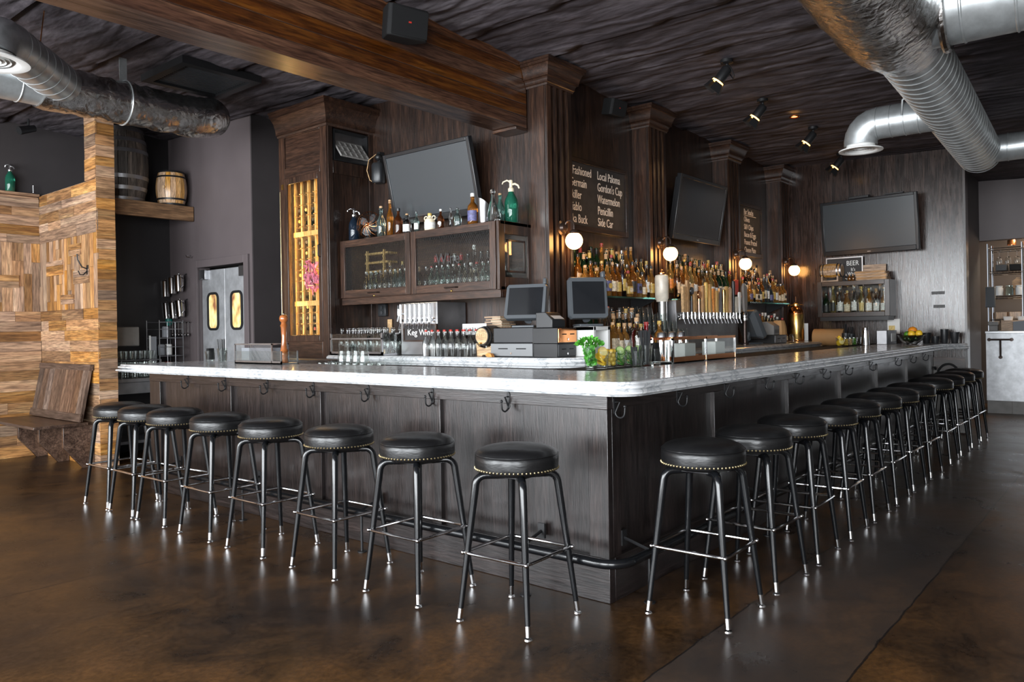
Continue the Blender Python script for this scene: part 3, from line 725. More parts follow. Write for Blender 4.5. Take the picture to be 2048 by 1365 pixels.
MB().tube([(-.01,.02,.28),(-.07,.06,.22),(-.085,.07,.12),(-.06,.06,.03),(-.02,.03,.0)], .004, 6).build('cable', M['tan_label'], sp)
o_ = thing('outlet_box', 'black electrical outlet box on the oak wall under the glass cabinet', 'outlet', (1.855,3.66,1.46))
MB().box(-.035,0,0,0,.11,.12).build('box', M['black_plastic'], o_, bev=.006)
for z in (.035,.085): MB().cyl((-.036,.055,z),(-.040,.055,z),.018,n=14).build('socket', M['dark_grey'], o_)
MB().box(-.012,-.06,-.16,0,.0,-.03).build('cover_plate', M['tan_label'], o_, bev=.003)

# ------------------------------------------------------------------ wall cabinet with mesh glass doors
def lattice(mb, y0, y1, z0, z1, x, sp=.021, r=.0013, k=1.75):
    for s in (1, -1):
        w = y1-y0; h = z1-z0; c = -h/k
        while c < w:
            # line y = c + (z)/k  (s=1) or mirrored
            pts = []
            za, zb = 0, h; ya, yb = c, c + h/k
            if ya < 0: za = -ya*k; ya = 0
            if yb > w: zb = h-(yb-w)*k; yb = w
            if zb-za > .01:
                A = (x, y0+(ya if s > 0 else w-ya), z0+za); B = (x, y0+(yb if s > 0 else w-yb), z0+zb)
                mb.tube([A, B], r, 4, cap=False)
            c += sp
uc = thing('glass_cabinet', 'long wall cabinet with two wire-mesh glass doors under the big television', 'cabinet', (1.438,1.885,1.625))
b = MB(); b.box(.02,0,.515,.42,1.957,.54).box(.02,0,0,.42,1.957,.025).box(.405,0,.025,.42,1.957,.515).box(.02,1.937,.025,.405,1.957,.515)
b.build('carcass', M['cab_oak_y'], uc)
b = MB(); b.box(.0,0,0,.07,.028,.54).box(.36,0,.0,.42,.028,.54).box(.07,0,.44,.36,.028,.54).box(.07,0,0,.36,.028,.10); b.build('end_frame', M['cab_oak_z'], uc, bev=.003)
MB().box(.07,.008,.10,.36,.013,.44).build('end_glass', M['pane_clear'], uc)
b = MB(); b.box(.11,.003,.14,.125,.02,.40).box(.315,.003,.14,.33,.02,.40).box(.11,.003,.385,.33,.02,.40).box(.11,.003,.14,.33,.02,.155); b.build('end_bead', M['cab_oak_z'], uc, bev=.002)
def cab_door(y0, y1, txt):
    d = MB().box(-.004,y0,.005,.02,y0+.062,.538).build('door', M['cab_oak_z'], uc, bev=.002)
    MB().box(-.004,y1-.062,.005,.02,y1,.538).build('door_stile', M['cab_oak_z'], d, bev=.002)
    MB().box(-.003,y0+.062,.475,.019,y1-.062,.538).build('top_rail', M['cab_oak_y'], d, bev=.002); MB().box(-.003,y0+.062,.005,.019,y1-.062,.075).build('bottom_rail', M['cab_oak_y'], d, bev=.002)
    MB().box(.008,y0+.06,.07,.011,y1-.06,.478).build('door_glass', M['pane_clear'], d)
    me = MB(); lattice(me, y0+.06, y1-.06, .07, .478, .006); me.build('wire_mesh', M['black_metal'], d, recalc=False)
    hm = MB(); hm.tube([(-.004,(y0+y1)/2-.07,.04),(-.026,(y0+y1)/2-.062,.04),(-.026,(y0+y1)/2+.062,.04),(-.004,(y0+y1)/2+.07,.04)], .006, 8); hm.build('door_pull', M['bronze'], d)
    MB().sph((-.006,(y0+y1)/2,.012), .010, 8, 6).build('latch', M['brass'], d)
    if txt: letters('Wine', .135, (-.0,y1-.30,.235), FX, M['black_label'], d, .92)
cab_door(1.005,1.953,False); cab_door(.035,.995,True)
b = MB(); b.box(.01,.0,-.06,.03,1.955,0).box(.03,.0,-.06,.42,.02,0); b.build('light_rail', M['cab_oak_y'], uc, bev=.002)
lg = MB()
for i in range(5): lg.box(.27,1.60,.08+i*.085,.39,1.93,.10+i*.085)
lg.box(.26,1.64,.03,.28,1.66,.46).box(.26,1.88,.03,.28,1.90,.46); lg.build('inner_rack', M['rack_wood'], uc)

# ------------------------------------------------------------------ televisions
plain('tv_screen', (.043,.050,.056), .30, spec=.55); plain('tv_bezel', (.012,.013,.015), .3)
plain('tv_screen_dark', (.014,.011,.011), .2, spec=.35)  # same screen, its colour darkened for the shade on the side away from the windows
def television(label, loc, w, h, rz, tilt, wall, scr='tv_screen'):
    t = thing('television', label, 'television', loc, group=None, rot=(0,0,0))
    t.rotation_euler = (Matrix.Rotation(rz,3,'Z') @ Matrix.Rotation(tilt,3,'X')).to_euler()
    b = MB(); bz = .035
    b.box(-w/2,-.02,-h/2,-w/2+bz,.03,h/2).box(w/2-bz,-.02,-h/2,w/2,.03,h/2).box(-w/2+bz,-.02,h/2-bz,w/2-bz,.03,h/2).box(-w/2+bz,-.02,-h/2,w/2-bz,.03,-h/2+bz*1.7)
    b.build('bezel', M['tv_bezel'], t, bev=.005)
    MB().box(-w/2+bz,-.012,-h/2+bz*1.7,w/2-bz,.02,h/2-bz).build('screen', M[scr], t)
    MB().box(-w/2+.03,.03,-h/2+.03,w/2-.03,.065,h/2-.03).build('back_cover', M['black_plastic'], t, bev=.01)
    MB().box(-.10,.065,-.12,.10,.065+wall,.10).build('mount', M['black_metal'], t)
    MB().box(-.02,-.0215,-h/2+.02,.02,-.02,-h/2+.028).build('badge', M['brushed'], t)
    return t
television('large television with a grey screen tilted over the mesh-door cabinet', (1.683,2.87,2.612), 1.07, .65, R(-90), R(13), .02)
television('dark television tilted in the bay above the draft beer taps', (4.52,1.69,2.537), 1.10, .66, 0, R(9.6), .02, 'tv_screen_dark')
t3 = television('wide television on the far oak wall above the wood trays', (7.00,.665,2.517), 1.15, .68, R(-96), R(6), .015)
MB().box(-.22,.0,.345,.02,.07,.375).build('cable_box', M['black_plastic'], t3, bev=.004); MB().box(.2,0,.345,.42,.05,.36).build('sensor_bar', M['black_plastic'], t3, bev=.003)

# ------------------------------------------------------------------ chalkboards
def chalkboard(label, x0, x1, z0, z1, y):
    t = thing('chalkboard', label, 'chalkboard', (x0,y,z0)); w, h = x1-x0, z1-z0
    MB().box(.0,-.012,0,w,0,h).build('slate', M['slate'], t)
    f = MB(); f.box(-.01,-.03,-.01,.03,.0,h+.01).box(w-.03,-.03,-.01,w+.01,.0,h+.01).box(.03,-.03,h-.03,w-.03,0,h+.01).box(.03,-.03,-.01,w-.03,0,.04); f.build('frame', M['oak_x'], t, bev=.004)
    return t, w, h
cb, w, h = chalkboard('chalkboard of cocktail names in a dark frame above the first liquor shelf', 2.20, 3.30, 2.18, 2.80, 1.875)
letters('Old Fashioned\nSt. Germain\nPainkiller\nEl Diablo\nVodka Buck', .108, (.075,-.0135,h-.135), FY, M['chalk'], cb, .68, ls=.98)
letters("Local Paloma\nGordon's Cup\nWatermelon\nPenicillin\nSide Car", .108, (.60,-.0135,h-.135), FY, M['chalk'], cb, .68, ls=.98)
cb, w, h = chalkboard('chalkboard of bar snacks in a dark frame above the third liquor shelf', 5.62, 6.62, 2.18, 2.82, 1.875)
letters('Bar Snacks\nOlives\nS&V Chips\nBacon & Eggs\nPeanut Pretzel\nCheese Plate', .094, (.46,-.0135,h-.125), FY, M['chalk'], cb, .72, ls=1.0)
MB().box(.46,-.0135,h-.142,.84,-.0125,h-.136).build('underline', M['chalk'], cb)

# ------------------------------------------------------------------ globe sconces
m, nt, b_ = newmat('lit_globe'); b_.inputs['Base Color'].default_value = (.9,.8,.65,1); b_.inputs['Emission Color'].default_value = (1,.47,.13,1); b_.inputs['Emission Strength'].default_value = GLOBE
for x, l in ((2.007,'glowing globe sconce on the fluted column next to the point-of-sale screens'), (3.627,'glowing globe sconce on the column by the white ceramic tap crock'),
             (5.417,'glowing globe sconce on the column by the red tag and taps'), (6.99,'glowing globe sconce above the brass fire extinguisher')):
    t = thing('globe_sconce', l, 'lamp', (x,1.698,2.02))
    MB().lathe([(0,0),(.062,0),(.062,.008),(.045,.016),(.035,.04),(.012,.05),(0,.05)], 20, (-.0,-.0,.115), rotm(R(90))).build('backplate', M['bronze'], t)
    MB().tube([(0,-.04,.115)]+arc((0,-.08,.125), .043, .1, pi, 8, 'yz')+[(0,-.123,.085)], .008, 8).build('arm', M['bronze'], t)
    MB().lathe([(0,.092),(.018,.09),(.036,.078),(.040,.058),(.036,.055),(0,.06)], 18, (0,-.123,0)).build('fitter', M['bronze'], t)
    MB().sph((0,-.123,0), .070, 24, 14).build('globe', M['lit_globe'], t)
# ------------------------------------------------------------------ bottles: one mesh per kind, copied as things with their own label and cap
BK = {  # body profile, section squareness, label band (z0,z1,r), cap (r, z0, z1)
 'round': ([(0,0),(.034,0),(.037,.005),(.037,.165),(.034,.185),(.019,.212),(.0135,.228),(.0135,.272),(.0155,.274),(.0155,.282),(0,.282)], 0, (.045,.135,.0376), (.0145,.275,.306)),
 'stout': ([(0,0),(.040,0),(.043,.006),(.043,.130),(.040,.155),(.024,.175),(.015,.188),(.015,.222),(.017,.224),(.017,.232),(0,.232)], 0, (.03,.115,.0437), (.0175,.228,.258)),
 'square': ([(0,0),(.035,0),(.038,.005),(.038,.165),(.034,.184),(.018,.200),(.0145,.210),(.0145,.245),(.0165,.247),(.0165,.256),(0,.256)], .7, (.04,.14,.0386), (.016,.252,.280)),
 'slim': ([(0,0),(.029,0),(.032,.005),(.032,.19),(.028,.215),(.015,.255),(.0125,.275),(.0125,.325),(.0145,.327),(.0145,.335),(0,.335)], 0, (.05,.15,.0326), (.0145,.318,.352)),
 'wine': ([(0,0),(.032,0),(.037,.006),(.037,.185),(.032,.207),(.016,.238),(.0135,.255),(.0135,.305),(.0155,.307),(.0155,.318),(0,.318)], 0, (.05,.145,.0376), (.0152,.262,.322)),
 'swing': ([(0,0),(.036,0),(.039,.005),(.039,.120),(.036,.145),(.021,.178),(.0145,.20),(.014,.235),(.018,.238),(.018,.25),(0,.25)], 0, None, (.015,.248,.268)),
 'flask': ([(0,0),(.040,0),(.043,.006),(.041,.12),(.03,.155),(.016,.17),(.014,.18),(.014,.215),(.017,.217),(.017,.226),(0,.226)], .25, (.03,.10,.0436), (.019,.222,.250)),
 'cruet': ([(0,0),(.024,0),(.026,.004),(.026,.075),(.020,.092),(.010,.102),(.010,.122),(.014,.124),(.014,.130),(0,.130)], .3, (.015,.065,.0265), (.011,.127,.142)),
}
BM = {}
for k, (prof, sq, lab, cap) in BK.items():
    b = MB().lathe(prof, 20, sq=sq).mesh('body'); b.materials.append(M['clear_glass'])
    l = None
    if lab:
        z0, z1, r = lab; n = 14; vs = []
        for z in (z0, z1):
            for i in range(n+1):
                a = R(-90-68) + R(136)*i/n; kk = 1.0
                if sq: p = 2+sq*6; kk = (abs(cos(a))**p + abs(sin(a))**p)**(-1.0/p)
                vs.append((r*kk*cos(a), r*kk*sin(a), z))
        m_ = MB(); m_.add(vs, [(i, i+1, n+2+i, n+1+i) for i in range(n)])
        l = m_.mesh('label', recalc=False); l.materials.append(M['cream_label'])
    rc, c0, c1 = cap
    c = MB().lathe([(rc-.001,c0),(rc,c0+.002),(rc,c1-.003),(rc-.003,c1),(0,c1)], 14).mesh('cap'); c.materials.append(M['black_plastic'])
    BM[k] = (b, l, c)
em = MB().lathe([(0,0),(.024,0),(.024,.0015),(0,.0015)], 18, m=rotm(R(90))).mesh('emblem'); em.materials.append(M['gold_label'])
GN = {'clear_glass':'clear','green_glass':'green','dark_green_glass':'dark green','amber_glass':'amber','brown_glass':'brown','whiskey':'amber','pale_gold':'pale gold','red_liquor':'red','aqua_glass':'aqua','blue_glass':'pale blue','teal_glass':'teal'}
LN = {'cream_label':'cream','white_label':'white','tan_label':'tan','black_label':'black','blue_label':'blue','orange_label':'orange','gold_label':'gold',None:'no'}
KN = {'round':'round','stout':'stout','square':'square','slim':'slim','wine':'wine','swing':'swing-top','flask':'broad','cruet':'small'}
def bottle(kind, glass_, loc, rz=0.0, lab='cream_label', cap='black_plastic', where='', group=None, label=None, emblem=False, s=1.0, name='liquor_bottle', nocap=False):
    b, l, c = BM[kind]
    txt = label or ('%s %s bottle%s, %s' % (GN[glass_], KN[kind], ' with %s label' % LN[lab] if lab and l else '', where))
    o = thing(name, txt, 'bottle', loc, rz, group); o.scale = (s,s,s)
    link('body', b, o, mat=M[glass_])
    if l and lab: link('label', l, o, mat=M[lab])
    if not nocap: link('cap', c, o, mat=M[cap])
    if emblem and BK[kind][2]:
        z0, z1, r = BK[kind][2]; link('emblem', em, o, loc=(0,-r-.0004,(z0+z1)/2), mat=M[emblem])
    return o
rb = random.Random(21)
def shelf_row(n, x0, x1, y, z, where, group, pool, labs, caps, step=1.0, skip=(), jitter=.0015, embl=0.0, scale=(.94,1.06), axis='x', face=0.0, ymap=None):
    out = []
    for i in range(n):
        if i in skip: continue
        u = x0 + (x1-x0)*(i+.5)/n
        k, g = rb.choice(pool); lab = rb.choice(labs)
        loc = (u, y+rb.uniform(-jitter,jitter), z) if axis == 'x' else (y+rb.uniform(-jitter,jitter), u, z)
        sc_ = min(rb.uniform(*scale), min(.082,.96*(x1-x0)/n)/(2*max(q[0] for q in BK[k][0])*(1.19 if k == 'square' else 1)))
        out.append(bottle(k, g, loc, face+R(rb.uniform(-6,6) if k == 'square' else rb.uniform(-14,14)), lab if BK[k][2] else None, rb.choice(caps), where % ORD[i], group,
               emblem=(rb.choice(['gold_label','cream_label','black_label']) if rb.random() < embl else False), s=sc_))
    return out
WH = [('round','whiskey'),('square','whiskey'),('stout','whiskey'),('round','amber_glass'),('flask','whiskey'),('slim','clear_glass'),('round','clear_glass')]
CAPS = ['black_plastic','cork','gold_label','cork','wax_red','brushed','black_label']
LABS = ['cream_label','cream_label','white_label','tan_label','black_label','blue_label','gold_label']
# glass shelf with stepped risers in each bay
for x0, x1, nm, bay in ((2.19,3.45,'under the cocktail chalkboard','first'), (3.80,5.24,'behind the beer taps','second'), (5.60,6.86,'under the snacks chalkboard','third')):
    t = thing('glass_shelf', 'glass bottle shelf with stepped risers in the bay %s' % nm, 'shelf', (x0,1.60,1.575))
    w = x1-x0
    MB().box(0,0,0,w,.275,.014).build('shelf_plate', M['shelf_glass'], t)
    MB().box(0.02,.09,.0145,w-.02,.180,.075).build('low_riser', M['oak_x'], t)
    MB().box(0.02,.181,.0145,w-.02,.272,.140).build('high_riser', M['oak_x'], t)
    for q in (.06,w-.08): MB().prism([(.275,-.12),(.275,.0),(.02,.0),(.02,-.015)], 'x', q, q+.018).build('bracket', M['black_metal'], t)
zs = 1.5895
S1 = 'bottles on the shelf under the cocktail board'
shelf_row(14, 2.22, 3.41, 1.645, zs, 'front row under cocktail board, %s along', S1, WH, LABS, CAPS, embl=.6)
shelf_row(13, 2.24, 3.38, 1.733, zs+.061, 'middle row under cocktail board, %s along', S1, WH+[('wine','dark_green_glass'),('round','pale_gold')], LABS, CAPS)
shelf_row(13, 2.24, 3.34, 1.822, zs+.126, 'back row under cocktail board, %s along', S1, [('wine','dark_green_glass'),('round','green_glass'),('wine','green_glass'),('round','whiskey'),('square','clear_glass'),('slim','whiskey'),('round','dark_green_glass')], LABS, CAPS)
S2 = 'bottles on the shelf behind the taps'
T2 = [('wine','dark_green_glass'),('round','whiskey'),('slim','pale_gold'),('round','amber_glass'),('slim','whiskey'),('round','pale_gold'),('slim','clear_glass'),('wine','green_glass')]
L2 = ['white_label','orange_label','cream_label','white_label','gold_label','tan_label']
shelf_row(14, 3.84, 5.18, 1.645, zs, 'front row behind the taps, %s along', S2, T2, L2, CAPS, scale=(1.0,1.12))
shelf_row(12, 3.86, 5.16, 1.733, zs+.061, 'middle row behind the taps, %s along', S2, T2, L2, CAPS, scale=(1.0,1.2))
shelf_row(10, 3.86, 4.80, 1.822, zs+.126, 'back row behind the taps, %s along', S2, T2, L2, CAPS, scale=(1.0,1.2))
S3 = 'bottles on the shelf under the snacks board'
shelf_row(13, 5.65, 6.82, 1.645, zs, 'front row under snacks board, %s along', S3, WH+[('flask','blue_glass'),('slim','blue_glass')], LABS, CAPS, embl=.3)
shelf_row(12, 5.65, 6.80, 1.733, zs+.061, 'middle row under snacks board, %s along', S3, WH, LABS, CAPS)
shelf_row(9, 5.65, 6.40, 1.822, zs+.126, 'back row under snacks board, %s along', S3, WH+[('slim','whiskey')], LABS, CAPS)
zb = 1.1065
S4 = 'bottles on the marble ledge by the point-of-sale screens'
shelf_row(7, 1.93, 2.52, 1.20, zb, 'ledge under first shelf front row, %s along', S4, [('stout','clear_glass'),('flask','whiskey'),('stout','whiskey'),('square','whiskey'),('flask','clear_glass')], ['white_label','cream_label','white_label'], ['cork','gold_label','cork'], embl=.3)
bottle('flask','red_liquor',(2.36,1.13,zb),0,'white_label','wax_red',label='squat red liqueur bottle on the marble ledge behind the lime wedges',group=S4)
bottle('stout','whiskey',(2.52,1.10,zb),0,'cream_label','gold_label',label='stout whiskey bottle with cream band beside the squat red liqueur bottle',group=S4)
bottle('stout','clear_glass',(2.16,1.10,zb),0,'white_label','cork',label='stout clear bottle with big white label behind the olives and lemon glass',group=S4,s=1.1)
shelf_row(7, 1.93, 2.58, 1.31, zb, 'ledge under first shelf second row, %s along', S4, [('slim','clear_glass'),('round','whiskey'),('slim','whiskey'),('round','brown_glass'),('wine','dark_green_glass')], LABS, CAPS)
shelf_row(8, 1.95, 2.62, 1.42, zb, 'ledge under first shelf third row, %s along', S4, [('slim','brown_glass'),('wine','dark_green_glass'),('slim','whiskey'),('slim','clear_glass')], LABS, CAPS, scale=(1.02,1.15))
shelf_row(5, 2.22, 2.58, 1.57, zb, 'ledge under first shelf wall row, %s along', S4, [('slim','brown_glass'),('round','brown_glass'),('slim','clear_glass')], LABS, CAPS, scale=(1.05,1.15))
S5 = 'bottles on the ledge by the brass extinguisher'
shelf_row(8, 5.72, 6.48, 1.60, zb, 'ledge under snacks board wall row, %s along', S5, [('slim','clear_glass'),('round','clear_glass'),('slim','whiskey')], ['white_label','cream_label'], ['white','wax_red','black_plastic','white'])
shelf_row(7, 5.80, 6.42, 1.48, zb, 'ledge under snacks board front row, %s along', S5, [('round','clear_glass'),('cruet','amber_glass'),('cruet','clear_glass')], ['white_label','cream_label'], ['white','wax_red','brushed'])
# bottles in the mesh-door cabinet
zc_ = 1.651; ymir = lambda u: u
S6 = 'bottles in the mesh-door wall cabinet'
def yrow(n, y0, y1, x, where, pool, caps, labs=[None], **k):
    return shelf_row(n, y0, y1, x, zc_, where, S6, pool, labs, caps, axis='y', face=R(-90), **k)
yrow(13, 1.98, 2.83, 1.535, 'behind the Wine door, front row, %s from corner', [('swing','clear_glass'),('swing','clear_glass'),('swing','aqua_glass')], ['brushed','white','wax_red'])
yrow(11, 1.99, 2.82, 1.64, 'behind the Wine door, back row, %s from corner', [('wine','clear_glass'),('wine','clear_glass'),('slim','clear_glass'),('wine','dark_green_glass')], ['wax_red','black_label','pink_foil','white'], ['white_label','cream_label',None])
yrow(10, 2.96, 3.62, 1.535, 'behind the plain mesh door, front row, %s along', [('swing','clear_glass'),('swing','aqua_glass')], ['white','brushed'])
yrow(10, 2.96, 3.52, 1.64, 'behind the plain mesh door, back row, %s along', [('wine','clear_glass'),('wine','pale_gold'),('slim','clear_glass'),('wine','dark_green_glass')], ['wax_red','blue_label','cork','gold_label'], ['white_label','cream_label'])

# ------------------------------------------------------------------ curios on top of the mesh-door cabinet (z 2.167)
zt = 2.1655
def siphon(loc, glass_, label, s=1.0, head='chrome'):
    t = thing('soda_siphon', label, 'siphon', loc, R(-60)); t.scale = (s,s,s)
    MB().lathe([(0,0),(.046,0),(.05,.006),(.05,.145),(.044,.175),(.028,.205),(.019,.222),(.018,.232),(0,.232)], 24).build('bottle', M[glass_], t)
    h = MB(); h.lathe([(.0195,.228),(.022,.232),(.022,.25),(.012,.262),(.012,.292),(.016,.296),(.012,.312),(0,.314)], 16).build('valve_head', M[head], t)
    q = MB(); q.tube([(0,0,.280),(.03,0,.285),(.052,0,.272),(.060,0,.250)], [.008,.008,.007,.006], 8); q.build('spout', M[head], t)
    q = MB(); q.tube([(0,0,.300),(-.03,0,.312),(-.058,0,.300),(-.064,0,.285)], [.006,.006,.005,.004], 8); q.build('lever', M[head], t)
    return t
siphon((1.52,3.735,zt), 'siphon_dark', 'dark blue soda siphon beside the old desk fan on the cabinet', .98)
siphon((1.68,1.955,zt), 'siphon_green', 'large green soda siphon at the corner end of the cabinet top', 1.12, 'cream')
f = thing('desk_fan', 'old black desk fan with a wire cage on the mesh-door cabinet', 'fan', (1.56,3.55,zt), R(-70))
MB().lathe([(0,0),(.06,0),(.062,.012),(.03,.03),(.016,.045),(.014,.09),(0,.09)], 20).build('base', M['black_metal'], f)
g = MB(); C0 = V((0,-.03,.135))
for r_, yo in ((.122,0),(.085,-.012),(.045,-.02),(.122,.03)): g.tube([C0+V((r_*cos(a*pi/16), yo, r_*sin(a*pi/16))) for a in range(32)], .0018, 5, closed=True)
for a in range(14):
    u = 2*pi*a/14; g.tube([C0+V((0,-.026,0)), C0+V((.045*cos(u),-.02,.045*sin(u))), C0+V((.085*cos(u+.2),-.012,.085*sin(u+.2))), C0+V((.122*cos(u+.4),0,.122*sin(u+.4))), C0+V((.122*cos(u+.4),.03,.122*sin(u+.4)))], .0013, 4)
g.build('wire_cage', M['copper'], f)
bl = MB()
for k in range(4):
    u = k*pi/2+.5; mt = Matrix.Rotation(u,3,'Y')
    pts = [V((.018,0,-.01)),V((.05,-.006,-.035)),V((.095,-.010,-.030)),V((.108,.006,.004)),V((.09,.012,.034)),V((.045,.008,.026)),V((.018,0,.01))]
    bl.add([C0+V((0,.012,0))+mt@p for p in pts]+[C0+V((0,.015,0))+mt@p for p in pts], [tuple(range(7)), tuple(range(13,6,-1))]+[(i,(i+1)%7,7+(i+1)%7,7+i) for i in range(7)])
bl.build('blade', M['dark_grey'], f); MB().sph(C0+V((0,-.03,0)), .017, 12, 8).build('hub', M['copper'], f)
MB().lathe([(0,-.05),(.035,-.045),(.042,0),(.035,.05),(0,.06)], 16, C0+V((0,.075,0)), rotm(R(-90))).build('motor', M['black_metal'], f)
def curio(kind, glass_, y, label, s=1.0, lab=None, cap='cork', x=1.515, **k):
    return bottle(kind, glass_, (x,y,zt), R(-70), lab, cap, label=label, s=s, name='antique_bottle', **k)
curio('swing','aqua_glass',3.345,'aqua swing-top bottle between the desk fan and the slim amber bottle on the cabinet', 1.05)
curio('slim','amber_glass',3.225,'slim glowing amber bottle with a cork stopper next to the aqua swing-top', .92)
curio('stout','brown_glass',3.115,'dark brown shouldered bottle standing at the television corner', .92, cap='black_plastic')
curio('cruet','clear_glass',3.005,'small clear apothecary bottle with a white printed label', 1.25, 'white_label')
curio('round','aqua_glass',2.885,'clear medicine bottle with a printed label beside the little jug', .60, 'white_label', cap='clear_glass')
j = thing('stoneware_jug', 'cream stoneware jug with ring handles and yellow stopper on cabinet', 'jug', (1.515,2.72,zt), R(-80))
MB().lathe([(0,0),(.042,0),(.047,.008),(.048,.075),(.040,.098),(.020,.112),(.016,.118),(.016,.128),(0,.128)], 24).build('body', M['cream'], j)
MB().lathe([(.013,.126),(.019,.128),(.019,.146),(.015,.150),(0,.150)], 14).build('stopper', M['gold_label'], j)
for s_ in (-1,1): MB().tube(arc((s_*.040,0,.108), .017, 0, 2*pi*.96, 12, 'xz'), .005, 7).build('handle', M['cream'], j)
MB().lathe([(.0475,.02),(.0484,.022),(.0484,.068),(.0475,.07)], 24).build('printed_band', M['white_label'], j)
bb = curio('stout','brown_glass',2.59,'brown flask bottle with a round white label next to the jug', .66, cap='white')
link('emblem', em, bb, loc=(0,-.0438,.075), mat=M['white'])
curio('slim','clear_glass',2.475,'slender clear bottle with glass stopper left of the tiny vial'.replace('left of','next to'), .48, cap='clear_glass')
curio('cruet','aqua_glass',2.395,'tiny clear vial bottle between the slender bottle and the amber growler', 1.12, cap='clear_glass')
curio('stout','amber_glass',2.225,'large amber growler bottle with a white cap and blue label', 1.0, 'blue_label', cap='white')
p = thing('pewter_pitcher', 'slant-topped pewter pitcher on the cabinet beside the amber growler', 'pitcher', (1.515,2.105,zt), R(150))
m_ = MB(); n = 24; vs = []; 
for (r_, z, s_) in ((.036,0,0),(.040,.02,0),(.046,.13,0),(.050,.17,.035),(.047,.17,.035),(.038,.02,0)):
    for i in range(n): a = 2*pi*i/n; vs.append((r_*cos(a), r_*sin(a), z+s_*cos(a)))
m_.add(vs, [(k*n+i, k*n+(i+1)%n, (k+1)*n+(i+1)%n, (k+1)*n+i) for k in range(5) for i in range(n)] + [tuple(reversed(range(n))), tuple(range(5*n,6*n))])
m_.build('body', M['brushed'], p); MB().tube([(-.045,0,.13),(-.08,0,.11),(-.078,0,.06),(-.043,0,.04)], .006, 8).build('handle', M['brushed'], p)
d = thing('glass_decanter', 'clear conical decanter bottle next to the pewter pitcher', 'bottle', (1.49,1.985,zt))
MB().lathe([(0,0),(.050,0),(.053,.006),(.050,.05),(.030,.13),(.016,.19),(.013,.215),(0,.215)], 12).build('body', M['clear_glass'], d, angle=10)
MB().lathe([(0,.213),(.012,.213),(.020,.222),(.022,.24),(.012,.258),(0,.262)], 12).build('stopper', M['clear_glass'], d)
curio('swing','teal_glass',2.005,'teal ridged bottle tucked behind the conical decanter', 1.0-.1, x=1.60, cap='cork')
bottle('round','brown_glass',(1.60,3.80,zt),0,None,'black_plastic',label='little dark bottle in the shadow beside the wine cabinet top',s=.42,name='antique_bottle')

# ------------------------------------------------------------------ glassware
def tumbler_mesh(r0, r1, h, th=.003, base=.010, n=20):
    return MB().lathe([(0,0),(r0-.002,0),(r0,.003),(r1,h-.001),(r1-th*.5,h),(r1-th,h-.001),(r0-th,base),(0,base)], n).mesh('glass')
GL = {k: tumbler_mesh(*a) for k, a in {'pint': (.030,.043,.150), 'highball': (.030,.034,.135), 'rocks': (.036,.043,.095), 'wine_tumbler': (.026,.036,.085)}.items()}
for g_ in GL.values(): g_.materials.append(M['thin_glass'])
def glassware(kind, loc, label, group, up=True, name='drinking_glass', s=1.0):
    o = link(name, GL[kind], loc=loc); o.scale = (s,s,s); tag(o, label, 'glass', group)
    if not up: o.rotation_euler = (pi,0,0); o.location.z += {'pint':.15,'highball':.135,'rocks':.095,'wine_tumbler':.085}[kind]*s
    return o
gr = thing('glass_riser', 'dark wooden stepped riser holding upturned pint glasses by the taps', 'rack', (2.64,1.18,zb))
for i, (y0, y1, z1) in enumerate(((.0,.10,.04),(.10,.20,.11),(.20,.30,.18),(.30,.40,.24))): MB().box(0,y0,0,.60,y1-.001,z1).build('step', M['oak_x'], gr, bev=.002)
for r_, (y, z, n) in enumerate(((1.23,.0405,7),(1.33,.1105,7),(1.43,.1805,7),(1.53,.2405,7))):
    for i in range(n):
        if r_ == 3 and i > 5: continue
        glassware('pint', (2.685+.086*i,y,zb+z), 'upturned pint glass on the stepped riser, %s step up, %s along' % (ORD[r_], ORD[i]), 'upturned pint glasses on the riser', False)
# ------------------------------------------------------------------ ducts
def duct_body(mb, pts, r, n=28): return mb.tube(pts, r, n)
def seams(mb, a, b, r, sp, h=.006, w=.006, n=32):
    """raised lock seams around a straight run"""
    a, b = V(a), V(b); L = (b-a).length; d = (b-a)/L; k = max(1, int(L/sp))
    for i in range(k+1):
        c = a + d*(L*i/k if k else 0); mb.tube([c-d*w, c-d*w*.4, c+d*w*.4, c+d*w], [r+.0005, r+h, r+h, r+.0005], n, cap=False)
    return mb
# foil wrapped run above the plank partition
YD, ZD = 4.53, 3.245
ld = thing('foil_duct', 'crinkled foil-wrapped duct with a round diffuser branch above the plank partition', 'duct', (0,0,0)); LO = (0,YD,ZD)
rn = random.Random(9)
pts = []; rs = []
x = -6.0
while x < -.86: pts.append((x,0,0)); rs.append(.155); x += .25
m_ = MB(); m_.tube(pts+[(-.84,0,0)], rs+[.155], 28); m_.build('bare_section', M['galvanized'], ld, loc=LO)
q = MB(); seams(q, (-5.5,0,0), (-1.0,0,0), .155, .55); q.build('seam_ring', M['galvanized'], ld, loc=LO)
pts = []; rs = []; x = -.85
while x < .42: pts.append((x, rn.uniform(-.006,.006), rn.uniform(-.006,.006))); rs.append(.175+rn.uniform(-.010,.010)); x += .045
ce = V((.42,.22,0))
for i in range(1, 9):
    a = -pi/2 + (pi/2)*i/8; pts.append((.42+.22*cos(a), .22+.22*sin(a), .012*i)); rs.append(.175+rn.uniform(-.008,.006))
pts += [(.64,.34,.12),(.63,.46,.13)]; rs += [.172,.17]
m_ = MB(); m_.tube(pts, rs, 30); m_.build('foil_wrap', M['foil'], ld, loc=LO)
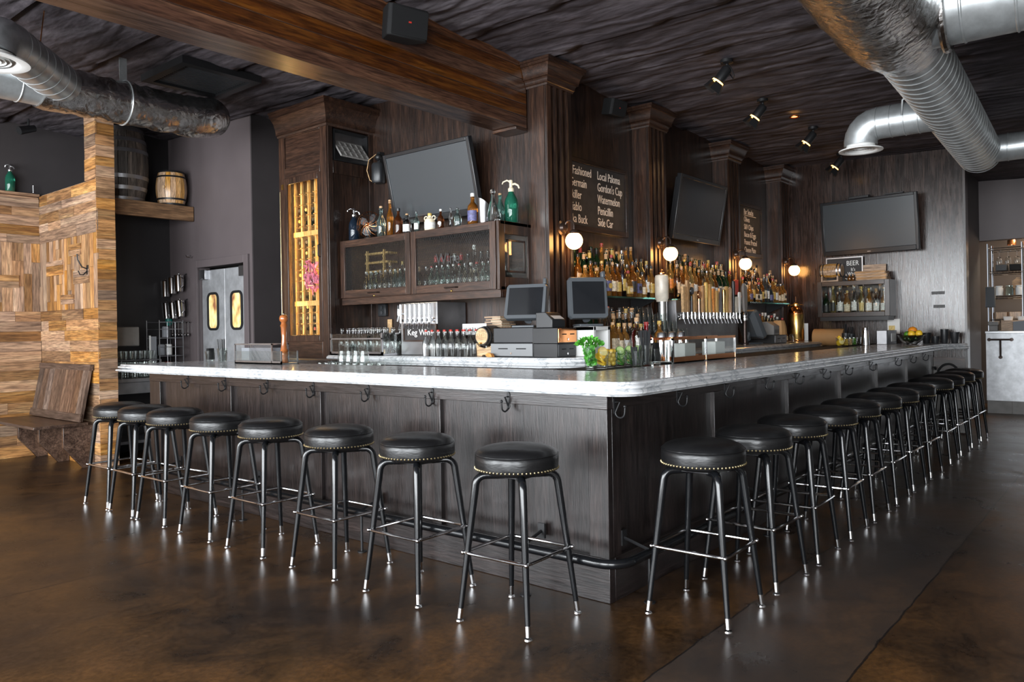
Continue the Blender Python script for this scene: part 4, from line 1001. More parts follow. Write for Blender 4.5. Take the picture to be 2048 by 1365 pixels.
for x0 in (-.22,):
    MB().box(x0-.03,-.004,.16,x0+.03,.004,zc(x0,YD)-ZD+.01).build('hanger_strap', M['galvanized'], ld, loc=LO)
    m_ = MB(); m_.tube([(x0+.0,.182*cos(t*2*pi/32),.182*sin(t*2*pi/32)) for t in range(32)], .006, 6, closed=True); m_.build('hanger_ring', M['galvanized'], ld, loc=LO)
br = ld
A, B = V((-.78,4.40,3.27)), V((-1.36,3.80,3.30))
d_ = (B-A).normalized(); pts = [A-d_*.1, A+(B-A)*.5, B-d_*.16]
ctr = B + V((d_.x*.02,d_.y*.02,-.17))
pts += [B-d_*.08+V((0,0,-.006)), B+V((0,0,-.03)), B+d_*.06+V((0,0,-.085)), B+d_*.085+V((0,0,-.16))]
m_ = MB(); m_.tube(pts, .152, 28); m_.build('branch_tube', M['galvanized'], br)
q = MB(); seams(q, A, B-d_*.17, .152, .11, .004, .005); q.build('branch_seam', M['galvanized'], br)
def diffuser(c, r, parent):
    f = MB(); f.lathe([(r*.62,.05),(r*.68,.012),(r*.80,.002),(r,-.004),(r,-.012),(r*.78,-.014),(r*.70,-.006),(r*.62,.02)], 36, c); f.build('diffuser_rim', M['white'], parent)
    for k in (.54,.42,.30,.18): MB().lathe([(r*(k-.055),.028),(r*k,.0),(r*(k+.01),-.004),(r*(k-.05),.022)], 32, c).build('diffuser_cone', M['white'], parent)
    MB().lathe([(0,-.004),(r*.09,-.004),(r*.07,.01),(0,.01)], 20, c).build('diffuser_core', M['white'], parent)
    MB().lathe([(0,.045),(r*.66,.045),(r*.66,.049),(0,.049)], 24, c).build('damper', M['black_metal'], parent)
diffuser(B+d_*.085+V((0,0,-.20)), .235, br)
MB().tube([(-1.02,4.0,3.40),(-1.0,3.98,3.62)], .004, 6).build('hanger_wire', M['copper'], br)

# main duct above the long side of the bar
rd = thing('main_duct', 'large galvanized spiral duct with foil collar running over the long bar side', 'duct', (0,0,0))
ZR = 3.06; P0, P1 = V((2.18,-.845,ZR)), V((6.05,-.655,ZR)); dd = (P1-P0).normalized(); nn_ = V((-dd.y,dd.x,0))
m_ = MB(); m_.tube([P0-dd*.3, P0, P0+(P1-P0)*.5, P1, P1+dd*.15, P1+dd*.24], [.20,.20,.20,.20,.185,.12], 36); m_.build('spiral_tube', M['galvanized'], rd)
q = MB(); seams(q, P0+dd*.12, P1+dd*.1, .20, .125, .006, .007, 36); q.build('seam_ring', M['galvanized'], rd)
pts = []; rs = []; k = 26
for i in range(k+1):
    u = i/k; pts.append(P0 - dd*(2.6*(1-u)) + V((0,rn.uniform(-.004,.004),rn.uniform(-.004,.004)))); rs.append((.285 if u < .82 else .285-.075*((u-.82)/.18)**1.0) + rn.uniform(-.006,.006))
m_ = MB(); m_.tube(pts, rs, 34); m_.build('foil_collar', M['foil'], rd)
Q = P0 - dd*.42 + V((0,0,.02)); e = -nn_
m_ = MB(); m_.tube([Q, Q+e*.5, Q+e*4.5], .215, 34); m_.build('side_branch', M['galvanized'], rd)
q = MB(); seams(q, Q+e*.36, Q+e*3.6, .215, .24, .006, .008, 36); q.build('branch_seam', M['galvanized'], rd)
m_ = MB(); m_.tube([(Q+e*.27)+(V((dd.x,dd.y,0))*cos(t*2*pi/32)+V((0,0,1))*sin(t*2*pi/32))*.235 for t in range(32)], .022, 8, closed=True); m_.build('foil_tape', M['foil'], rd)
Q2 = P1 - dd*.02; m_ = MB(); m_.tube([Q2, Q2+e*.2, Q2+e*3.4], .135, 28); m_.build('end_branch', M['galvanized'], rd)
q = MB(); seams(q, Q2+e*.26, Q2+e*3.0, .135, .28, .005, .006, 30); q.build('branch_seam', M['galvanized'], rd)
Q3 = P0 + dd*1.86 + V((0,0,-.03)); e2 = nn_; r3 = .135
T3 = Q3 + e2*.58
pts = [Q3, Q3+e2*.2, Q3+e2*.54] + [Q3+e2*(.54+.14*sin(a*pi/10)) + V((0,0,-.14*(1-cos(a*pi/10)))) for a in range(1,6)] + [Q3+e2*.68+V((0,0,-.17))]
m_ = MB(); m_.tube(pts, r3, 28); m_.build('drop_branch', M['galvanized'], rd)
q = MB(); seams(q, Q3+e2*.22, Q3+e2*.54, r3, .09, .004, .005, 28); q.build('branch_seam', M['galvanized'], rd)
diffuser(Q3+e2*.68+V((0,0,-.205)), .178, rd)
h_ = P0+dd*1.35
MB().tube([h_+nn_*.19+V((0,0,.06)), h_+nn_*.26+V((0,0,.0)), V((h_.x+.05,h_.y+.28,ZR-.10))], .008, 6).build('stay_rod', M['galvanized'], rd)
for u in (.35,.9,2.9): MB().box(-.02,-.004,.19,.02,.004,zc(h_.x,h_.y)-ZR+.02).build('hanger_strap', M['galvanized'], rd, loc=P0+dd*u)

# ------------------------------------------------------------------ lights, speakers and grille under the ceiling
plain('lamp_glow', (.9,.6,.3), .4, emit=(1,.50,.12), es=6.0)
def spotlight(label, top, aim, fins=True):
    t = thing('spotlight', label, 'lamp', top)
    MB().lathe([(0,.015),(.05,.015),(.05,-.01),(.02,-.02),(0,-.02)], 16).build('ceiling_plate', M['black_metal'], t)
    a = V(aim).normalized(); b0 = V((0,0,-.06)) - a*.02; e = b0 + a*.20
    MB().tube([(0,0,0),(0,0,-.05),b0+a*.03], .012, 8).build('yoke', M['black_metal'], t)
    MB().tube([b0, b0+a*.02, b0+a*.13], [.030,.042,.042], 16).build('can', M['black_metal'], t)
    MB().tube([b0+a*.13, b0+a*.142], [.049,.049], 16).build('gel_ring', M['lamp_glow'], t)
    u = a.orthogonal().normalized(); w = a.cross(u); q = MB()
    for k in range(4):
        n = u*cos(k*pi/2) + w*sin(k*pi/2); s_ = a.cross(n)
        q.add([b0+a*.143+n*.046-s_*.034, b0+a*.143+n*.046+s_*.034, b0+a*.215+n*.066+s_*.045, b0+a*.215+n*.066-s_*.045, b0+a*.143+n*.048-s_*.034, b0+a*.143+n*.048+s_*.034, b0+a*.215+n*.068+s_*.045, b0+a*.215+n*.068-s_*.045],
              [(0,1,2,3),(7,6,5,4),(0,4,5,1),(1,5,6,2),(2,6,7,3),(3,7,4,0)])
    q.build('barn_door_frame', M['black_metal'], t)
    l = bpy.data.lights.new('spot_beam', 'SPOT'); l.energy = SPOT; l.color = (1,.62,.28); l.spot_size = R(70); l.spot_blend = .6; l.shadow_soft_size = .03
    o = bpy.data.objects.new('spot_beam', l); COL.objects.link(o); o.location = V(top) + b0 + a*.15; o.rotation_euler = a.to_track_quat('-Z','Y').to_euler()
    return t
for (x, y), l in (((2.74,.58), 'black spotlight with barn doors and dangling cord, first from the beam'), ((3.93,.76), 'black spotlight with barn doors in the middle of the ceiling row'),
                  ((5.20,.72), 'black spotlight with barn doors beside the recessed ceiling light'), ((6.62,.86), 'black spotlight behind the round duct diffuser near the far wall')):
    z = zc(x,y)-.035; s_ = spotlight(l, (x,y,z), (-.25,.75,-1))
    if x < 3: MB().tube([(0,0,-.01),(-.03,-.05,-.07),(-.02,-.07,-.13),(.03,-.04,-.14),(.08,.02,-.06),(.09,.03,-.0)], .005, 6).build('cord', M['black_metal'], s_)
t = thing('recessed_light', 'small lit recessed downlight in the ceiling between two spotlights', 'lamp', (4.62,.71,zc(4.62,.71)-.045))
MB().lathe([(.034,.0),(.05,.0),(.052,.006),(.034,.02)], 20).build('trim_ring', M['copper'], t)
MB().lathe([(0,.008),(.034,.008),(.034,.012),(0,.012)], 18).build('bulb', M['lamp_glow'], t)
def speaker(label, loc, rz, tilt, s=1.0):
    t = thing('ceiling_speaker', label, 'speaker', loc); t.scale = (s,s,s); t.rotation_euler = (tilt,0,rz)
    MB().prism([(-.15,-.085),(-.125,-.105),(.125,-.105),(.15,-.085),(.10,.09),(-.10,.09)], 'z', -.10, .10).build('enclosure', M['rubber'], t, bev=.008)
    MB().box(-.135,-.113,-.088,.135,-.1055,.088).build('speaker_grille', M['rubber'], t, bev=.004)
    MB().box(-.010,-.1155,-.005,.010,-.1135,.005).build('badge', M['red'], t)
    MB().box(-.04,.07,-.05,.04,.10,.05).build('bracket', M['black_metal'], t)
speaker('black wedge speaker fixed to the side of the wooden beam', (.385,1.80,3.345), R(-14), R(10))
speaker('dark wedge speaker under the ceiling between the first two columns', (2.86,1.72,3.30), R(-6), R(14), .72)
g = thing('ceiling_grille', 'black square return grille set in the dark ceiling beside the beam', 'vent', (.37,4.35,zc(.4,4.35)-.045))
fr = MB(); w = .36
for a in ((-w,-w,w,-w+.07),(-w,w-.07,w,w),(-w,-w+.07,-w+.07,w-.07),(w-.07,-w+.07,w,w-.07)): fr.box(a[0],a[1],-.03,a[2],a[3],.03)
fr.build('frame', M['black_metal'], g)
q = MB()
for i in range(16): q.box(-w+.075,-w+.08+i*.036,-.012,w-.075,-w+.098+i*.036,.0)
for i in range(17): q.box(-w+.075+i*.036,-w+.08,-.006,-w+.083+i*.036,w-.08,.004)
q.build('lattice', M['dark_grey'], g)
t = thing('track_light', 'small black track light by the ceiling over the seltzer bottle', 'lamp', (-.02,7.25,zc(0,7.25)-.05))
MB().tube([(0,0,.04),(0,0,-.03)], .012, 8).build('stem', M['black_metal'], t); MB().tube([(.06,0,-.05),(-.10,-.03,-.11)], [.035,.045], 16).build('can', M['black_metal'], t)
# ------------------------------------------------------------------ draft towers
def faucet(parent, loc, rz, hkind, hmat, hh=.12):
    """shank, body and spout; the handle is a sub-part"""
    f = MB(); f.cyl((0,.0,0),(0,-.03,0),.012,n=10); f.cyl((0,-.004,0),(0,0,0),.022,n=14); f.cyl((0,-.045,-.02),(0,-.045,.022),.0115,n=10)
    f.tube([(0,-.045,-.01),(0,-.052,-.03),(0,-.066,-.07)],[.010,.009,.008],8)
    f.cyl((0,-.045,.022),(0,-.045,.045),.008,n=8)
    o = f.build('faucet', M['chrome'], parent, loc=loc, rz=rz); h = MB(); z0 = .04
    if hkind == 'tube': h.cyl((0,-.045,z0),(0,-.045,z0+hh),.013,.011,12); h.sph((0,-.045,z0+hh), .011, 10, 6)
    elif hkind == 'paddle': h.prism([(-.012,z0),(.012,z0),(.024,z0+hh*.75),(.024,z0+hh*.94),(.016,z0+hh),(-.016,z0+hh),(-.024,z0+hh*.94),(-.024,z0+hh*.75)], 'y', -.054, -.036)
    elif hkind == 'stick': h.prism([(-.015,z0),(.015,z0),(.019,z0+hh),(-.019,z0+hh)], 'y', -.058, -.032)
    elif hkind == 'round': h.cyl((0,-.045,z0),(0,-.045,z0+hh*.6),.008,n=8); h.lathe([(0,-.012),(.034,-.012),(.038,0),(.034,.012),(0,.012)], 20, (0,-.045,z0+hh*.78), rotm(R(90)))
    elif hkind == 'bat': h.lathe([(0,z0),(.011,z0),(.013,z0+hh*.3),(.021,z0+hh*.8),(.018,z0+hh*.97),(0,z0+hh)], 12, (0,-.045,0))
    q = h.build('tap_handle', M[hmat], o)
    return o
dt = thing('wine_tap_tower', 'stainless tap tower with clear handles under the mesh-door cabinet', 'tap tower', (1.50,2.37,1.1065))
MB().box(.0,.27,0,.345,.72,.45).build('tower_body', M['brushed'], dt, bev=.004)
MB().box(.0,.262,0,.345,.269,.45).build('side_panel', M['steel_dull'], dt)
plain('clear_handle', (.75,.76,.76), .12, metal=.6)
for i in range(7): faucet(dt, (0,.315+.0595*i,.30), R(-90), 'tube', 'clear_handle', .095)
faucet(dt, (0,.70,.36), R(-90), 'tube', 'black_plastic', .03)
sg = thing('keg_wine_sign', 'small wood-framed slate sign hung on the wine tap tower', 'sign', (1.488,3.02,1.235))
MB().box(-.008,-.38,0,0,0,.125).build('slate', M['slate'], sg)
f = MB(); f.box(-.014,-.395,-.012,.0,-.38,.137).box(-.014,0,-.012,0,.015,.137).box(-.014,-.38,.125,0,0,.137).box(-.014,-.38,-.012,0,0,0); f.build('frame', M['cab_oak_y'], sg)
letters('Keg Wine', .075, (-.0088,-.035,.042), FX, M['chalk_white'], sg, 1.05)
bt = thing('beer_tap_tower', 'wide stainless beer tap tower crowded with assorted handles', 'tap tower', (3.39,1.40,1.1065))
MB().box(0,0,0,1.39,.16,.455).build('tower_body', M['steel_dull'], bt, bev=.004)
MB().cyl((.0,-.02,.275),(1.39,-.02,.275),.010,n=8).build('drain_rail', M['chrome'], bt)
hs = [('stick','tan_label',.24),('stick','handle_wood',.30),('round','black_plastic',.26),('stick','handle_wood',.20),('round','copper',.22),('stick','handle_wood',.26),('bat','gold_label',.30),('stick','rack_wood',.28),('paddle','orange_label',.24),
      ('stick','rack_wood',.22),('paddle','brushed',.25),('bat','brass',.24),('stick','rack_wood',.27),('stick','barrel_gold',.25),('bat','black_plastic',.34),('paddle','ceramic',.17),('paddle','white',.22)]
for i, (k, m_, h) in enumerate(hs): faucet(bt, (.06+.0795*i,0,.30), R((i % 3-1)*5), k, m_, h)
cr = thing('ceramic_tap_crock', 'white ceramic beer crock on a chrome post at the end of the taps', 'tap', (3.305,1.50,1.1065))
MB().lathe([(0,0),(.058,0),(.058,.012),(.046,.02),(.046,.44),(0,.44)], 24).build('post', M['chrome'], cr)
MB().lathe([(0,.44),(.052,.44),(.054,.455),(.063,.47),(.064,.66),(.058,.685),(.030,.695),(0,.695)], 24).build('crock', M['ceramic'], cr)
MB().lathe([(0,.695),(.034,.695),(.034,.708),(.012,.715),(.016,.735),(0,.742)], 16).build('lid', M['copper'], cr)
MB().lathe([(.0635,.50),(.0645,.50),(.0645,.63),(.0635,.63)], 24).f and None
pl = thing('tall_tap', 'dark single tap post with a tall grey handle next to the beer taps', 'tap', (4.86,1.36,1.1065))
MB().lathe([(0,0),(.04,0),(.04,.01),(.024,.02),(.022,.27),(0,.27)], 18).build('post', M['bronze'], pl)
MB().lathe([(.022,.26),(.034,.262),(.034,.29),(.026,.295),(.034,.30),(.034,.33),(.02,.36),(0,.36)], 18).build('collar', M['chrome'], pl)
MB().prism([(-.02,.35),(.03,.35),(.055,.42),(.05,.62),(-.02,.66),(-.045,.62),(-.035,.42)], 'y', -.014, .014).build('tap_handle', M['ash_grey'], pl, bev=.004)
rt_ = thing('hanging_tag', 'red tag on an orange strap hanging at the third column', 'tag', (5.205,1.60,1.86))
MB().box(-.055,-.006,-.20,.055,.006,-.03).build('card', M['red'], rt_, bev=.003); MB().prism([(-.02,-.03),(.02,-.03),(.012,.05),(-.012,.05)], 'y', -.003, .003).build('strap', M['orange_label'], rt_)

# ------------------------------------------------------------------ along the short back ledge
def swingset(n, y0, y1, xs, z, where, group, s, cap, lab_=None):
    k = 0
    for r_, x in enumerate(xs):
        for i in range(n):
            bottle('swing','clear_glass',(x,y0+(y1-y0)*(i+.5)/n,z),R(-90),None,cap,label=where % (ORD[r_], ORD[i]),group=group,s=s,name='water_bottle'); k += 1
tr = thing('bottle_bin', 'stainless and glass bin of empty bottles in front of the wine cabinet side', 'bin', (1.30,3.115,1.107))
MB().box(0,0,0,.31,.72,.012).build('bin_floor', M['brushed'], tr)
f = MB()
for (x, y) in ((0,0),(0,.705),(.295,0),(.295,.705)): f.box(x,y,0,x+.015,y+.015,.195)
f.box(0,0,.0,.015,.72,.03).box(0,0,.14,.012,.72,.152).box(.295,0,.18,.31,.72,.195); f.build('frame', M['brushed'], tr)
MB().box(.004,.015,.03,.008,.705,.19).build('front_glass', M['pane_clear'], tr)
MB().box(.015,.002,.012,.295,.006,.19).build('end_glass', M['pane_clear'], tr)
swingset(8, 3.12, 3.79, (1.37,1.465,1.555), 1.1195, 'empty bottle in the bin, %s row back, %s along', 'empty bottles in the bin', .86, 'clear_glass')
swingset(7, 2.13, 2.63, (1.325,1.395,1.465), 1.1065, 'water bottle below the small slate sign, %s row back, %s from the mini barrel', 'water bottles on the short ledge', .80, 'red')
wsn = tag(MB().box(-.002,0,0,.0,.26,.09).build('warning_card', M['white'], loc=(1.495,2.08,1.275)), 'white warning card standing behind the water bottles', 'card')
letters('WARNING', .055, (-.0028,.245,.022), FX, M['black_label'], wsn, .92)
MB().box(-.002,.0,-.17,.0,.012,0).build('stake', M['white'], wsn)
def barrel(name, label, loc, r, h, mat, hoop, axis=None, rz=0.0, n=22, text=None):
    t = thing(name, label, 'barrel', loc, rz)
    if axis: t.rotation_euler = axis
    pf = [(r*(.80+.20*sin(pi*i/10)), h*i/10) for i in range(11)]
    b = MB(); st = 18
    for k in range(st):      # staves
        a0, a1 = 2*pi*k/st+.01, 2*pi*(k+1)/st-.01; vs = []
        for rr2, z in pf:
            for a in (a0, (a0+a1)/2, a1): vs.append((rr2*cos(a), rr2*sin(a), z))
        for rr2, z in pf:
            for a in (a0, (a0+a1)/2, a1): vs.append((rr2*.93*cos(a), rr2*.93*sin(a), z))
        m = len(pf)*3; fs = []
        for i in range(10):
            for j in range(2): fs += [(i*3+j,i*3+j+1,i*3+j+4,i*3+j+3),(m+i*3+j+3,m+i*3+j+4,m+i*3+j+1,m+i*3+j)]
            for j in (0,2): fs.append((i*3+j,i*3+3+j,m+i*3+3+j,m+i*3+j))
        fs += [(0,1,m+1,m),(1,2,m+2,m+1),(30,31,m+31,m+30),(31,32,m+32,m+31)]
        b.add(vs, fs)
    b.build('stave_plank', M[mat], t)
    for z in (.03*h, .97*h): MB().lathe([(0,z-.008),(r*.78,z-.008),(r*.78,z+.008),(0,z+.008)], 24).build('head', M[text or mat], t)
    for u0, u1 in ((.0,.055),(.15,.20),(.30,.35),(.65,.70),(.80,.85),(.945,1.0)):
        if h < .5 and .25 < u0 < .68: continue
        ra, rb_ = r*(.80+.20*sin(pi*u0)), r*(.80+.20*sin(pi*u1))
        MB().lathe([(ra+.001,h*u0),(ra+.006,h*u0),(rb_+.006,h*u1),(rb_+.001,h*u1)], 28).build('hoop', M[hoop], t)
    return t
mbl = barrel('cask', 'small charred cask with a lettered pale head beside the cash drawer', (1.375,2.025,1.265), .080, .19, 'barrel_dark', 'black_metal', axis=(0,R(90),0), text='pale_wood')
lt = letters('ELIJAH\nCRAIG', .036, (.005,.0,.0), (0,0,0), M['tan_label'], mbl, .82, 'CENTER', ls=.85)
lt.rotation_euler = (pi,0,pi/2); lt.location = (-.012,0,-.0036)
MB().cyl((.055,0,.0),(.055,0,-.03),.007,n=10).build('spigot', M['brass'], mbl)
cd = thing('barrel_cradle', 'pale wooden cradle holding the small charred cask', 'stand', (1.375,2.025,1.1065))
for x in (.03,.14): MB().prism([(-.08,0),(-.03,0),(-.02,.012),(.02,.012),(.03,0),(.08,0),(.085,.105),(.058,.075),(0,.062),(-.058,.075),(-.085,.105)], 'x', x, x+.022).build('rest', M['pale_wood'], cd)
MB().box(.052,-.055,.02,.14,.055,.034).build('stretcher', M['pale_wood'], cd)
ors = tag(MB().prism([(0,0),(.05,.0),(.07,.012),(.05,.03),(.015,.026)], 'x', 0, .03).build('orange_peel', M['orange_label'], loc=(1.31,1.865,1.1065)), 'curl of orange peel on the ledge by the cash drawer', 'garnish')
plain('drawer_grey', (.20,.205,.21), .5)
def drawer(label, loc, size, face, mat, rz=0.0):
    t = thing('cash_drawer', label, 'cash drawer', loc, rz); w, d, h = size
    MB().box(0,.008,0,w,d,h).build('case', M['black_metal'], t, bev=.003)
    MB().box(.006,0,.006,w-.006,.008,h-.006).build('drawer_front', M[mat], t, bev=.002)
    for x in (.2,.62): MB().box(w*x,-.002,h*.55,w*(x+.22),0,h*.62).build('slot', M['rubber'], t)
    MB().cyl((w*.5,0,h*.25),(w*.5,-.004,h*.25),.008,n=12).build('lock', M['chrome'], t)
    return t
drawer('grey-fronted cash drawer on the short ledge beside the small cask', (1.37,1.935,1.1065), (.42,.43,.105), 'x', 'drawer_grey', R(-90))
tag(MB().box(1.40,1.53,1.2125,1.79,1.925,1.325).build('receipt_box', M['dark_grey'], bev=.004), 'flat dark grey box stacked on the grey-fronted cash drawer', 'box')
drawer('dark cash drawer at the ledge corner, lower of the stacked pair', (1.365,1.28,1.1065), (.225,.225,.10), 'y', 'dark_grey')
dc = drawer('copper-toned cash drawer at the ledge corner, upper of the stacked pair', (1.355,1.27,1.2075), (.235,.235,.112), 'y', 'copper')
def monitor(label, loc, w, h, rz, tilt, lean=0):
    t = thing('pos_screen', label, 'screen', loc, rz); tt = rotm(-tilt)
    MB().box(-.09,-.09,0,.09,.10,.018).build('foot', M['grey_plastic'], t, bev=.006)
    MB().tube([(0,.03,.05),(0,.05,.07),(0,.03,.13)], .03, 10).build('neck', M['grey_plastic'], t)
    c = V((0,0,.055+h/2)); q = MB()
    for (sx, sz, d0, d1) in (): pass
    pf = [(-w/2,-h/2+.02),(-w/2+.02,-h/2),(w/2-.02,-h/2),(w/2,-h/2+.02),(w/2-.004,h/2-.02),(w/2-.02,h/2),(-w/2+.02,h/2),(-w/2+.004,h/2-.02)]
    def ring(y, s): return [c + tt @ V((p[0]*s, y, p[1]*s)) for p in pf]
    vs = ring(-.025,.97)+ring(-.012,1)+ring(.03,1)+ring(.075,.72); k = 8
    q.add(vs, [tuple(range(8)), tuple(reversed(range(24,32)))] + [(r_*8+i, (r_+1)*8+i, (r_+1)*8+(i+1)%8, r_*8+(i+1)%8) for r_ in range(3) for i in range(8)])
    q.build('housing', M['grey_plastic'], t, angle=25)
    s_ = MB(); a, b = w/2*.82, h/2*.78
    s_.add([c + tt @ V(p) for p in ((-a,-.027,-b),(a,-.027,-b),(a,-.027,b*1.0),(-a,-.027,b*1.0),(-a,-.02,-b),(a,-.02,-b),(a,-.02,b),(-a,-.02,b))], [(0,1,2,3),(7,6,5,4),(0,4,5,1),(1,5,6,2),(2,6,7,3),(3,7,4,0)])
    s_.build('screen', M['screen'], t)
    MB().obox(c + tt @ V((w*.42,0,h/2+.02)), (.03,.05,.05), tt).build('card_reader', M['grey_plastic'], t, bev=.008)
    return t
monitor('grey touch screen facing the short side, on top of the flat grey box', (1.52,1.69,1.3265), .34, .28, R(-72), R(16))
ts = thing('screen_stand', 'white frame stand under the second grey touch screen', 'stand', (1.60,1.13,1.1065))
f = MB(); f.box(0,0,0,.03,.18,.22).box(.19,0,0,.22,.18,.22).box(0,0,.19,.22,.18,.22).box(.03,.15,0,.19,.18,.19); f.build('frame', M['white'], ts, bev=.003)
monitor('grey touch screen turned to the bar corner on its white stand', (1.66,1.22,1.327), .30, .31, R(-38), R(6))
pr_ = thing('receipt_printer', 'black receipt printer with paper between the two touch screens', 'printer', (1.365,1.33,1.3205))
MB().prism([(0,0),(.15,0),(.15,.115),(.06,.115),(0,.06)], 'x', 0, .16).build('case', M['black_plastic'], pr_, bev=.005)
MB().add([(.02,-.005,.065),(.14,-.005,.065),(.14,.05,.10),(.02,.05,.10),(.02,-.005,.066),(.14,-.005,.066),(.14,.05,.101),(.02,.05,.101)], [(0,1,2,3),(4,5,6,7),(0,1,5,4)]).build('paper', M['paper'], pr_)
mr = thing('board_riser', 'dark block under the fanned wooden menu boards', 'stand', (1.60,1.99,1.1065)); MB().box(0,0,0,.20,.20,.22).build('block', M['black_metal'], mr, bev=.004)
for i in range(5):
    q = MB().box(-.09,-.085,0,.09,.085,.012).build('menu_board', M['board_wood'], bev=.002, loc=(1.69-.006*i,2.09+.010*(i%3-1),1.3275+.0205*i), rz=R((i%3-1)*7)); tag(q, 'wooden menu board fanned beside the touch screen, %s from the bottom' % ORD[i], 'board', 'wooden menu boards')
    if i < 4: MB().box(-.05,-.05,.012,.05,.05,.0203).build('paper_sheet', M['cream'], q)
for r_, x in enumerate((.74,.84)):
    for i in range(8): glassware('rocks', (x,3.22-.088*i,.9855), 'upturned rocks glass on the inner bar shelf, %s row back, %s along' % (ORD[r_], ORD[i]), 'upturned rocks glasses inside the bar', False)
for i in range(4): glassware('rocks', (.79,3.0-.088*i,1.081), 'rocks glass stacked on top inside the bar, %s along' % ORD[i], 'stacked rocks glasses inside the bar', False)

# ------------------------------------------------------------------ on the short side of the marble
def cup(label, loc, r0, r1, h, mat, fill=None, cat='cup', grp=None, rz=0, straws=0, slant=0.0):
    t = thing('black_cup' if mat != 'clear_glass' else 'straw_glass', label, cat, loc, rz, grp); n = 22
    MB().lathe([(0,0),(r0-.002,0),(r0,.003),(r1,h),(r1-.003,h),(r0-.003,.008),(0,.008)], n).build('cup', M['thin_glass' if mat == 'clear_glass' else mat], t)
    if straws:
        rs_ = random.Random(int(loc[1]*100)+straws); q = MB()
        for i in range(straws):
            a = rs_.uniform(0, 6.28); u = rs_.uniform(.0,.75)*r0; v_ = u*1.35*r1/r0
            q.tube([(u*cos(a),u*sin(a),.012),(v_*cos(a),v_*sin(a),h+fill*rs_.uniform(.85,1))], .0028, 5)
        q.build('straw_bristle', M['black_plastic'], t)
    elif fill: 
        q = MB()
        for i in range(7): q.obox((0,-.022+.007*i,h*.5+fill*.45+slant*i), (r0*1.5,.0045,h+fill*.6-.03), rotm(R(2*(i-3))))
        q.build('napkin_stack', M['rubber'], t)
    return t
cup('clear tumbler with folded black napkins on the short side marble', (.50,4.52,1.0665), .036, .046, .10, 'clear_glass', .05)
cup('short clear tumbler holding black picks beside the napkin tumblers', (.56,4.40,1.0665), .030, .034, .085, 'clear_glass', .02, straws=14)
cup('tall clear tumbler stuffed with black straws on the short side marble', (.48,4.28,1.0665), .034, .044, .125, 'clear_glass', .085, straws=30)
ca = thing('condiment_bin', 'steel and glass caddy bin with a mesh side on the short side marble', 'caddy', (.42,3.30,1.0665))
MB().box(0,0,0,.16,.68,.010).build('bin_base', M['brushed'], ca)
f = MB()
for x in (0,.15):
    for y in (0,.13,.67): f.box(x,y,0,x+.010,y+.010,.105 if y == 0 else .165)
f.box(0,.13,.155,.010,.68,.165).box(.15,.13,.155,.16,.68,.165).box(0,.67,.155,.16,.68,.165).box(0,.13,.155,.16,.14,.165).box(0,0,.0,.010,.68,.025); f.build('frame', M['brushed'], ca)
MB().box(.004,.01,.02,.006,.13,.10).box(.004,.14,.02,.006,.67,.155).f
MB().box(.004,.01,.02,.006,.67,.105).build('front_glass', M['pane_clear'], ca); MB().box(.01,.003,.02,.15,.006,.10).build('end_glass', M['pane_clear'], ca)
me = MB(); lattice(me, .14, .46, .02, .155, .002, .012, .0008, 1.0); me.build('wire_mesh', M['steel_dull'], ca, recalc=False)
MB().box(.03,.17,.012,.13,.62,.13).build('napkin_block', M['napkin'], ca)
ml = thing('pepper_mill', 'tall polished reddish wooden pepper mill standing in the caddy bin', 'pepper mill', (.50,3.375,1.0775))
MB().lathe([(0,0),(.030,0),(.032,.008),(.027,.05),(.032,.062),(.032,.075),(.027,.085),(.032,.095),(.026,.11),(.019,.20),(.024,.285),(.030,.30),(0,.30)], 24).build('body', M['mill_wood'], ml)
MB().lathe([(0,.30),(.026,.30),(.022,.312),(.020,.322),(.033,.340),(.035,.358),(.028,.378),(.012,.386),(0,.387)], 24).build('head', M['mill_wood'], ml)
MB().sph((0,0,.391), .006, 8, 6).build('finial', M['chrome'], ml)

# ------------------------------------------------------------------ garnish row and caddy on the long side
plain('mint', (.07,.30,.028), .45, noise=.45, nscale=25); plain('lime_skin', (.05,.20,.02), .4); plain('lime_flesh', (.42,.56,.22), .35, noise=.25, nscale=60)
plain('lemon_skin', (.80,.50,.03), .4); plain('lemon_flesh', (.80,.66,.28), .35, noise=.15, nscale=60); plain('olive_yellow', (.55,.36,.05), .3); plain('orange_skin', (.80,.27,.02), .4, noise=.1, nscale=60); plain('lime_fruit', (.07,.22,.02), .35)
rg = random.Random(31)
def gtumbler(label, x, y, kind='rocks', s=1.0, z=1.0632, cat='glass'):
    t = thing('garnish_glass', label, cat, (x,y,z)); t.scale = (s,s,s); link('glass', GL[kind], t); return t
def leaf(mb, c, d, L, w):
    d = V(d).normalized(); u = d.orthogonal().normalized(); a = rg.uniform(0,6.28); u = Matrix.Rotation(a,3,d) @ u; n = d.cross(u); c = V(c)
    ps = [c, c+d*L*.3+u*w+n*w*.3, c+d*L*.7+u*w*.8+n*w*.3, c+d*L, c+d*L*.7-u*w*.8+n*w*.3, c+d*L*.3-u*w+n*w*.3, c+d*L*.5]
    mb.add(ps, [(0,1,6),(1,2,6),(2,3,6),(3,4,6),(4,5,6),(5,0,6)])
g1 = gtumbler('glass packed with bright green mint sprigs at the inner bar corner', .82, .645, 'pint', .95)
q = MB()
for i in range(190):
    z = rg.uniform(.02,.14); r_ = .030+.010*z/.15; a = rg.uniform(0,6.28); u = r_*math.sqrt(rg.random())
    leaf(q, (u*cos(a)*.9,u*sin(a)*.9,z), (rg.uniform(-.6,.6),rg.uniform(-.6,.6),rg.uniform(.2,1)), rg.uniform(.022,.034), rg.uniform(.010,.015))
q.build('packed_leaves', M['mint'], g1, recalc=False)
q = MB()
